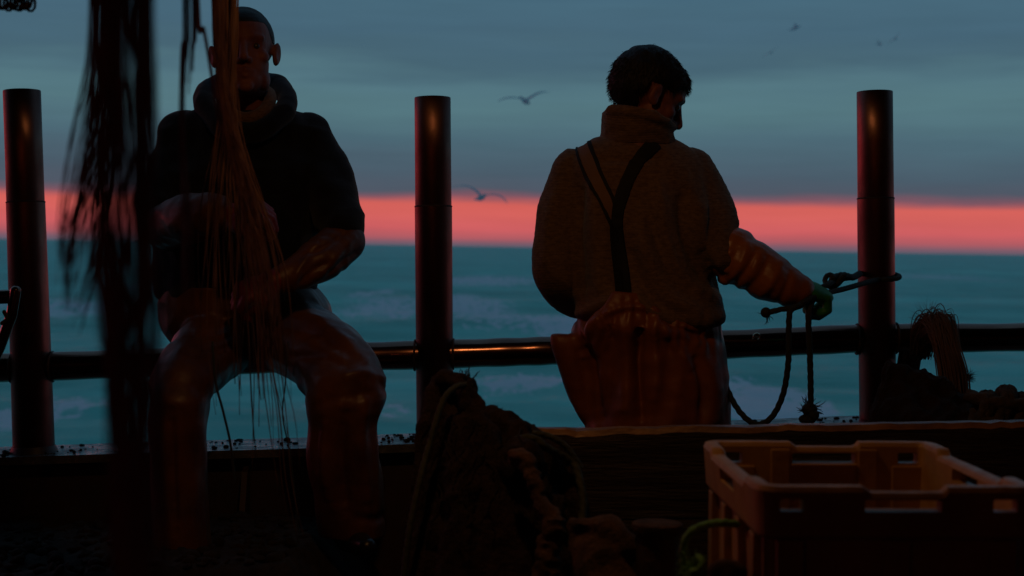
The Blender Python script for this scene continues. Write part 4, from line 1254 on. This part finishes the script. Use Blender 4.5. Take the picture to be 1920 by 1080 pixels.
# ------------------------------------------------------------------ crates
def crate_meshes():
    Wd, Dp, H = .400, .500, .262
    parts = {}
    def outline(w, d_, r, n=6):
        pts = []
        for (cx, cy, a0) in ((w / 2 - r, d_ / 2 - r, 0), (-w / 2 + r, d_ / 2 - r, 90), (-w / 2 + r, -d_ / 2 + r, 180), (w / 2 - r, -d_ / 2 + r, 270)):
            for k in range(n + 1):
                a = R(a0 + 90 * k / n); pts.append((cx + math.cos(a) * r, cy + math.sin(a) * r))
        # subdivide long sides so that the rim may step up and down
        out = []
        for i, p_ in enumerate(pts):
            q = pts[(i + 1) % len(pts)]
            l = math.hypot(q[0] - p_[0], q[1] - p_[1]); m_ = max(1, int(l / .006))
            for k in range(m_): out.append((p_[0] + (q[0] - p_[0]) * k / m_, p_[1] + (q[1] - p_[1]) * k / m_))
        return out
    base = outline(Wd, Dp, .035)
    def sc(pts, off):
        out = []
        n_ = len(pts)
        for i in range(n_):
            a = Vector(pts[i - 1]); b2 = Vector(pts[(i + 1) % n_]); t_ = (b2 - a).normalized()
            out.append((pts[i][0] - t_.y * -off, pts[i][1] - t_.x * off))
        return out
    def rise(x, y):
        # rim stands higher at the corners and is cut lower in the middle of each side
        h = 0.0
        def st(v_, lim, s=.006): return max(0, min(1, (lim - abs(v_)) / s))
        if abs(abs(y) - Dp / 2) < .03: h -= .0085 * st(x - .01, .058)
        if abs(abs(x) - Wd / 2) < .02: h -= .010 * st(y, .15)
        return h
    ring_defs = [(-.052, 0, 0), (-.052, .0, 0)]
    bm = bmesh.new()
    prof = [(-.021, .004, 0), (-.017, H - .075, 0), (-.009, H - .075, 0), (-.005, H - .070, 0), (.000, H - .008, 1), (-.003, H - .001, 1), (-.008, H, 1), (-.018, H, 1), (-.023, H - .002, 1), (-.026, H - .008, 1), (-.034, .018, 0)]
    rings = []
    for off, z, up in prof:
        sp = sc(base, off)
        rings.append([bm.verts.new((x, y, z + (rise(bx, by) if up else 0) + .0007 * nz((x, y, z), (60, 60, 60)))) for (x, y), (bx, by) in zip(sp, base)])
    n_ = len(base)
    # holes: leave faces out of both wall faces and add their reveals
    def hole_at(bx, by, k):
        return False
    for a in range(len(rings) - 1):
        for k in range(n_):
            bm.faces.new((rings[a][k], rings[a][(k + 1) % n_], rings[a + 1][(k + 1) % n_], rings[a + 1][k]))
    bm.faces.new(rings[0]); bm.faces.new(rings[-1])
    me_ = bpy.data.meshes.new('shell'); bmesh.ops.recalc_face_normals(bm, faces=bm.faces[:]); bm.to_mesh(me_); bm.free()
    # cut hand holes and corner slots
    o = bpy.data.objects.new('tmp', me_); COL.objects.link(o)
    bc = bmesh.new()
    for sy in (-1, 1):
        box(bc, (-.048, sy * Dp / 2 - .06, H - .036), (.060, sy * Dp / 2 + .06, H - .019), bev=.003)
        for sx in (-1, 1):
            box(bc, (sx * .150 - .017, sy * Dp / 2 - .045, H - .036), (sx * .150 + .017, sy * Dp / 2 + .06, H - .018), bev=.003)
    for sx in (-1, 1):
        box(bc, (sx * Wd / 2 - .06, -.06, H - .040), (sx * Wd / 2 + .06, .06, H - .020), bev=.003)
    mc = bpy.data.meshes.new('cut'); bc.to_mesh(mc); bc.free()
    oc = bpy.data.objects.new('cut', mc); COL.objects.link(oc)
    mo = o.modifiers.new('b', 'BOOLEAN'); mo.operation = 'DIFFERENCE'; mo.object = oc; mo.solver = 'EXACT'
    dg = bpy.context.evaluated_depsgraph_get(); dg.update()
    res = bpy.data.meshes.new_from_object(o.evaluated_get(dg))
    bpy.data.objects.remove(o); bpy.data.objects.remove(oc)
    parts['shell'] = res
    # ribs and lips
    ribs = []
    for sy in (-1, 1):
        for x in (-.150, .0, .150):
            bm = bmesh.new()
            box(bm, (x - .019, sy * (Dp / 2 - .0285), .010), (x + .019, sy * (Dp / 2 - .006), H - .077), bev=.002); ribs.append(bm)
    for sx in (-1, 1):
        for y in (-.18, -.06, .06, .18):
            bm = bmesh.new()
            box(bm, (sx * (Wd / 2 - .0285), y - .016, .010), (sx * (Wd / 2 - .006), y + .016, H - .077), bev=.002); ribs.append(bm)
    pads = []
    for sy in (-1, 1):     # raised panels either side of the hand hole, inside and out
        for x0, x1 in ((-.185, -.112), (-.085, -.052), (.064, .097), (.122, .185)):
            bm = bmesh.new()
            y0, y1 = sorted((sy * (Dp / 2 - .0265), sy * (Dp / 2 - .0335)))
            if x0 in (-.185, .122): box(bm, (x0, y0, .03), (x1, y1, H - .040), bev=.0025)
            else: box(bm, (x0, y0, .03), (x1, y1, H - .012), bev=.0025)
            pads.append(bm)
        bm = bmesh.new()
        y0, y1 = sorted((sy * (Dp / 2 - .020), sy * (Dp / 2 - .0365)))
        box(bm, (-.050, y0, H - .0405), (.062, y1, H - .0365), bev=.0015); pads.append(bm)
    return parts, ribs, pads


cparts, cribs, cpads = crate_meshes()
cr_loc = EYE + Vector((.537 - EYE.x, 2.395 - EYE.y, -.326 - .262 + .002))
cr1 = thing('fish_crate', cr_loc, 'faded orange plastic fish crate, empty and open, topmost of its stack at the lower right', 'crate', 'stacked fish crates')
LOC[cr1.name] = Vector((0, 0, 0))
obj('shell', cparts['shell'], M['crate'], cr1, smooth=False)
for bm in cribs: obj('rib', bm, M['crate'], cr1, smooth=False)
for bm in cpads: obj('wall_pad', bm, M['crate'], cr1, smooth=False)
cr1.rotation_euler = (R(.3), R(-.4), R(2.0))
cr2 = cr1.copy(); COL.objects.link(cr2)
cr2.location = cr_loc + Vector((.004, -.004, -.250)); cr2.rotation_euler = (0, 0, R(1.0))
cr2['label'] = 'faded orange fish crate directly under the topmost open one, mostly hidden'
for ch in list(cr1.children):
    c2 = ch.copy(); COL.objects.link(c2); c2.parent = cr2
cr3 = cr1.copy(); COL.objects.link(cr3)
zb = cr_loc.z - .500
cr3.location = cr_loc + Vector((-.005, .003, -.500)); cr3.rotation_euler = (0, 0, R(2.6))
cr3['label'] = 'lowest faded orange fish crate of the stack, under the other two'
for ch in list(cr1.children):
    c2 = ch.copy(); COL.objects.link(c2); c2.parent = cr3
# wooden block carrying the stack
bm = bmesh.new(); box(bm, (.30, 2.15, 0), (.78, 2.66, cr3.location.z + .002), bev=.01)
tag(obj('wooden_block', bm, M['wood'], smooth=False), 'low wooden block under the crate stack', 'block')
# reddish float showing at the bottom edge left of the crates
bm = bmesh.new()
limb(bm, [(1342, 1072, 2.15, 17), (1362, 1068, 2.15, 18), (1385, 1072, 2.15, 17)])
limb(bm, [(1362, 1075, 2.15, 22), (1362, 1300, 2.15, 26)])
tag(obj('worn_fender', remesh(bm, .004, 4, disp=folds(.002, (30, 30, 30), .002, (60, 60, 60))), M['tan']), 'small reddish rounded stump between the green rope and the crates', 'stump')

# ------------------------------------------------------------------ heap behind the board on the right
bm = bmesh.new()
limb(bm, [(1668, 700, 3.92, 18), (1700, 712, 3.90, 26), (1745, 735, 3.88, 30), (1790, 765, 3.86, 30), (1850, 790, 3.85, 30), (1990, 800, 3.85, 34)])
loft(bm, [(712, 1664, 1720, 3.92, .05), (750, 1650, 1800, 3.9, .10), (790, 1640, 1900, 3.88, .14), (900, 1640, 2050, 3.88, .18), (1250, 1640, 2100, 3.88, .22)], per=4)
tag(obj('trawl_net', remesh(bm, .007, 2, disp=f_net), M['net']), 'dark net heap behind the board wall, at the foot of the right post', 'fishing net')
bm = bmesh.new()
for k, (px, py, rr_) in enumerate(((1838, 768, 26), (1872, 764, 32), (1905, 775, 30), (1945, 780, 30))):
    c0 = P(px, py, 3.72)
    r_ = rr_ / FPX * 3.72
    for q in range(2):
        pts = [c0 + Vector((.012 * q + math.cos(a) * r_ * .35, math.sin(a) * r_ * .9, math.cos(a) * r_)) for a in [R(i * 15) for i in range(25)]]
        rope(bm, pts, .014, 1, .11)
rope(bm, [P(1815, 742, 3.74), P(1850, 752, 3.7), P(1900, 758, 3.68), P(1960, 762, 3.68)], .016)
rope(bm, [P(1820, 790, 3.7), P(1880, 800, 3.68), P(1960, 800, 3.66)], .02)
tag(obj('coiled_hawser', bm, material('mustard_hawser', (0.11, 0.065, 0.028), .9, 0, (.045, .03, .015), 50, 1.0, 120, .006)), 'thick brown hawser coiled behind the board at the right edge', 'hawser')
# bunch of frayed twine flung over the rail
bm = bmesh.new()
for i in range(800):
    u = random.gauss(0, .42); u = max(-1, min(1, u))
    d_ = 4.20 + random.uniform(-.05, .05)
    k = random.random()
    top = (1752 + u * 26 + random.gauss(0, 5), 612 - 14 * abs(u) + random.gauss(0, 9))
    ctrl = [P(1728 + u * 22, 650 + random.uniform(-10, 25), d_ + .12), P(top[0] - 10, top[1] + 10, d_ + .05), P(top[0] + 8, top[1], d_), P(1775 + u * 26, 650, d_ - .06), P(1786 + u * 30, 700, d_ - .10), P(1792 + u * 28, 745 + random.uniform(-10, 25), d_ - .14)]
    m = random.choice([4, 6, 6, 6])
    tube(bm, curve([tuple(q) for q in ctrl[:m]], 4), random.uniform(.0005, .0013), 4)
fray(bm, P(1745, 606, 4.2), 90, .075, .0003, Vector((-.3, 0, .4)), .9)
fray(bm, P(1812, 705, 4.12), 120, .03, .0006, Vector((.2, 0, -.2)), 1.0)
tag(obj('frayed_twine', bm, M['strand_brown']), 'bushy brown bunch of frayed twine flopped over the rail right of the right post', 'frayed twine')
bm = bmesh.new()
for i in range(90):
    u = random.uniform(-1, 1); d_ = 4.45 + random.uniform(-.02, .02)
    tube(bm, curve([tuple(P(*q)) for q in [(1712 + u * 22, 600 + random.uniform(30, 50), d_), (1705 + u * 22, 680, d_), (1695 + u * 24, 740, d_), (1690 + u * 24, 830, d_)]], 4), random.uniform(.001, .0022), 4)
tag(obj('frayed_twine', bm, M['tan']), 'paler tuft of twine hanging outside the rail just right of the right post', 'frayed twine')

# ------------------------------------------------------------------ catch heap under the seated man
bm = bmesh.new()
nx, ny = 150, 70
x0, x1, y0, y1 = -1.75, -.22, 3.05, 4.28
zt = P(600, 1022, 3.85).z
gv = []
for j in range(ny + 1):
    for i in range(nx + 1):
        x = x0 + (x1 - x0) * i / nx; y = y0 + (y1 - y0) * j / ny
        ed = min((x - x0) / .2, (x1 - x) / .28, (y - y0) / .5, 1)
        ed = max(0, ed) ** .6
        slope = (x - P(600, 0, 3.9).x) * .045
        z = ed * (zt + slope + .03 * nz((x, y, 0), (4, 4, 1)) + .016 * nz((x, y, 5), (14, 14, 1)) + .010 * abs(nz((x, y, 9), (40, 40, 1))))
        gv.append(bm.verts.new((x, y, max(z, .006))))
for j in range(ny):
    for i in range(nx):
        a = j * (nx + 1) + i
        bm.faces.new((gv[a], gv[a + 1], gv[a + nx + 2], gv[a + nx + 1]))
for i in range(420):
    x = random.uniform(x0 + .25, x1 - .3); y = random.uniform(y0 + .5, y1 - .1)
    s = random.uniform(.008, .024)
    z = zt + (x - P(600, 0, 3.9).x) * .045 + .03 * nz((x, y, 0), (4, 4, 1)) + .006
    ball(bm, (x, y, z), (s, s * random.uniform(.6, 1), s * random.uniform(.3, .6)), Matrix.Rotation(random.uniform(0, 3), 3, random.choice('XYZ')), seg=8)
tag(obj('seabed_catch', bm, M['catch']), 'mound of brown shelly catch on deck under the boots of the seated man', kind='stuff')


# ------------------------------------------------------------------ gulls
def gull(px, py, d, span, yaw, roll, dihedral, label, tint='gull'):
    c = P(px, py, d)
    g_ = thing('gull', c, label, 'gull', 'gulls over the sea')
    LOC[g_.name] = Vector((0, 0, 0))
    s = span / 1.2
    bm = bmesh.new()
    tube(bm, [(0, -.20 * s, .01), (0, -.15 * s, .012 * s), (0, -.05 * s, 0), (0, .08 * s, 0), (0, .18 * s, .008 * s), (0, .25 * s, .012 * s)], [.016 * s, .032 * s, .055 * s, .052 * s, .028 * s, .012 * s], 14, dome=True)
    ball(bm, (0, -.205 * s, .018 * s), (.030 * s, .036 * s, .030 * s), seg=12)
    obj('body', bm, M[tint], g_)
    bm = bmesh.new(); tube(bm, [(0, -.235 * s, .014 * s), (0, -.275 * s, .006 * s)], [.009 * s, .002 * s], 8); obj('beak', bm, M['gull_dark'], g_)
    bm = bmesh.new(); box(bm, (-.035 * s, .22 * s, .008 * s), (.035 * s, .33 * s, .014 * s)); obj('tail', bm, M[tint], g_)
    for sd in (-1, 1):
        bm = bmesh.new(); rings = []
        for k in range(13):
            t_ = k / 12
            x = sd * t_ * .6 * s
            z = s * (.02 + dihedral * (.20 * math.sin(t_ * 2.3) - .10 * t_ * t_))
            ch = s * (.13 * (1 - t_) ** .55 + .012)
            yc = s * (-.02 - .05 * math.sin(t_ * 3.1) + .14 * t_ * t_)
            rings.append([bm.verts.new((x, yc + ch * u, z + s * .012 * w * (1 - t_ * .7))) for u, w in ((-.5, 0), (-.2, 1), (.2, .7), (.5, 0), (.2, -.4), (-.2, -.5))])
        for a, b2 in zip(rings, rings[1:]):
            for k in range(6): bm.faces.new((a[k], a[(k + 1) % 6], b2[(k + 1) % 6], b2[k]))
        bm.faces.new(rings[0][::-1]); bm.faces.new(rings[-1])
        obj('wing', bm, M[tint], g_)
    g_.rotation_euler = (R(roll[0]), R(roll[1]), R(yaw))


gull(985, 190, 40, 1.45, 160, (10, 8), .8, 'dark slim gull with arched wings, high in the sky left of the standing man', 'gull_dark')
gull(902, 371, 36, 1.45, 20, (-8, 14), .75, 'pale gull with drooping wings just above the pink band, right of the centre post')
gull(1491, 53, 55, 1.0, 80, (-18, 5), .5, 'pale gull side on, brightest of the birds high above the rope', )
gull(1446, 99, 75, 1.0, 160, (0, 32), .5, 'faint slanted gull, lowest of the small birds high between man and right post')
gull(1648, 83, 80, .8, 100, (0, -30), .9, 'tiny gull above the right post, left one of a close pair')
gull(1679, 73, 70, .8, 140, (0, 40), .6, 'tiny darker gull above the right post, right one of a close pair', )

# ------------------------------------------------------------------ lamps out of frame
def unseen_lamp(loc, aim, col, power, size, label, bulb):
    g_ = thing('unseen_lamp', loc, label, 'lamp')
    LOC[g_.name] = Vector((0, 0, 0))
    bm = bmesh.new()
    prof = [(-.02, .03), (0, .05), (.05, .075), (.11, .115), (.11, .105), (.05, .066), (.012, .04)]
    rg = [[bm.verts.new((math.cos(k / 24 * 6.2832) * r_, math.sin(k / 24 * 6.2832) * r_, -z)) for k in range(24)] for z, r_ in prof]
    for a, b2 in zip(rg, rg[1:]):
        for k in range(24): bm.faces.new((a[k], a[(k + 1) % 24], b2[(k + 1) % 24], b2[k]))
    bm.faces.new(rg[0]); bm.faces.new(rg[-1])
    obj('lamp_shade', bm, M['paint'], g_)
    bm = bmesh.new(); tube(bm, [(0, 0, .0), (0, 0, .16)], .012, 12); obj('bracket', bm, M['paint'], g_)
    l_ = bpy.data.lights.new('lamp_light', 'AREA'); l_.shape = 'DISK'; l_.size = size; l_.energy = power; l_.color = col
    l_.spread = R(165)
    lo = bpy.data.objects.new('lamp_light', l_); COL.objects.link(lo); lo.parent = g_; lo.location = (0, 0, -.115)
    g_.rotation_euler = (Vector(aim) - Vector(loc)).to_track_quat('-Z', 'Y').to_euler()
    return g_


unseen_lamp(Vector((-.22, 2.38, 2.30)), (.25, 3.3, .6), (1.0, .48, .17), 1.9, .06, 'warm shaded deck lamp under the shelter roof, above the picture', 0)
unseen_lamp(Vector((-1.3, -1.9, 2.2)), (-.3, 4.2, .9), (1.0, .22, .08), .75, .14, 'dim red fill lamp added behind the deck, out of the picture', 0)  # added to redden faces, crate front and posts from behind the camera
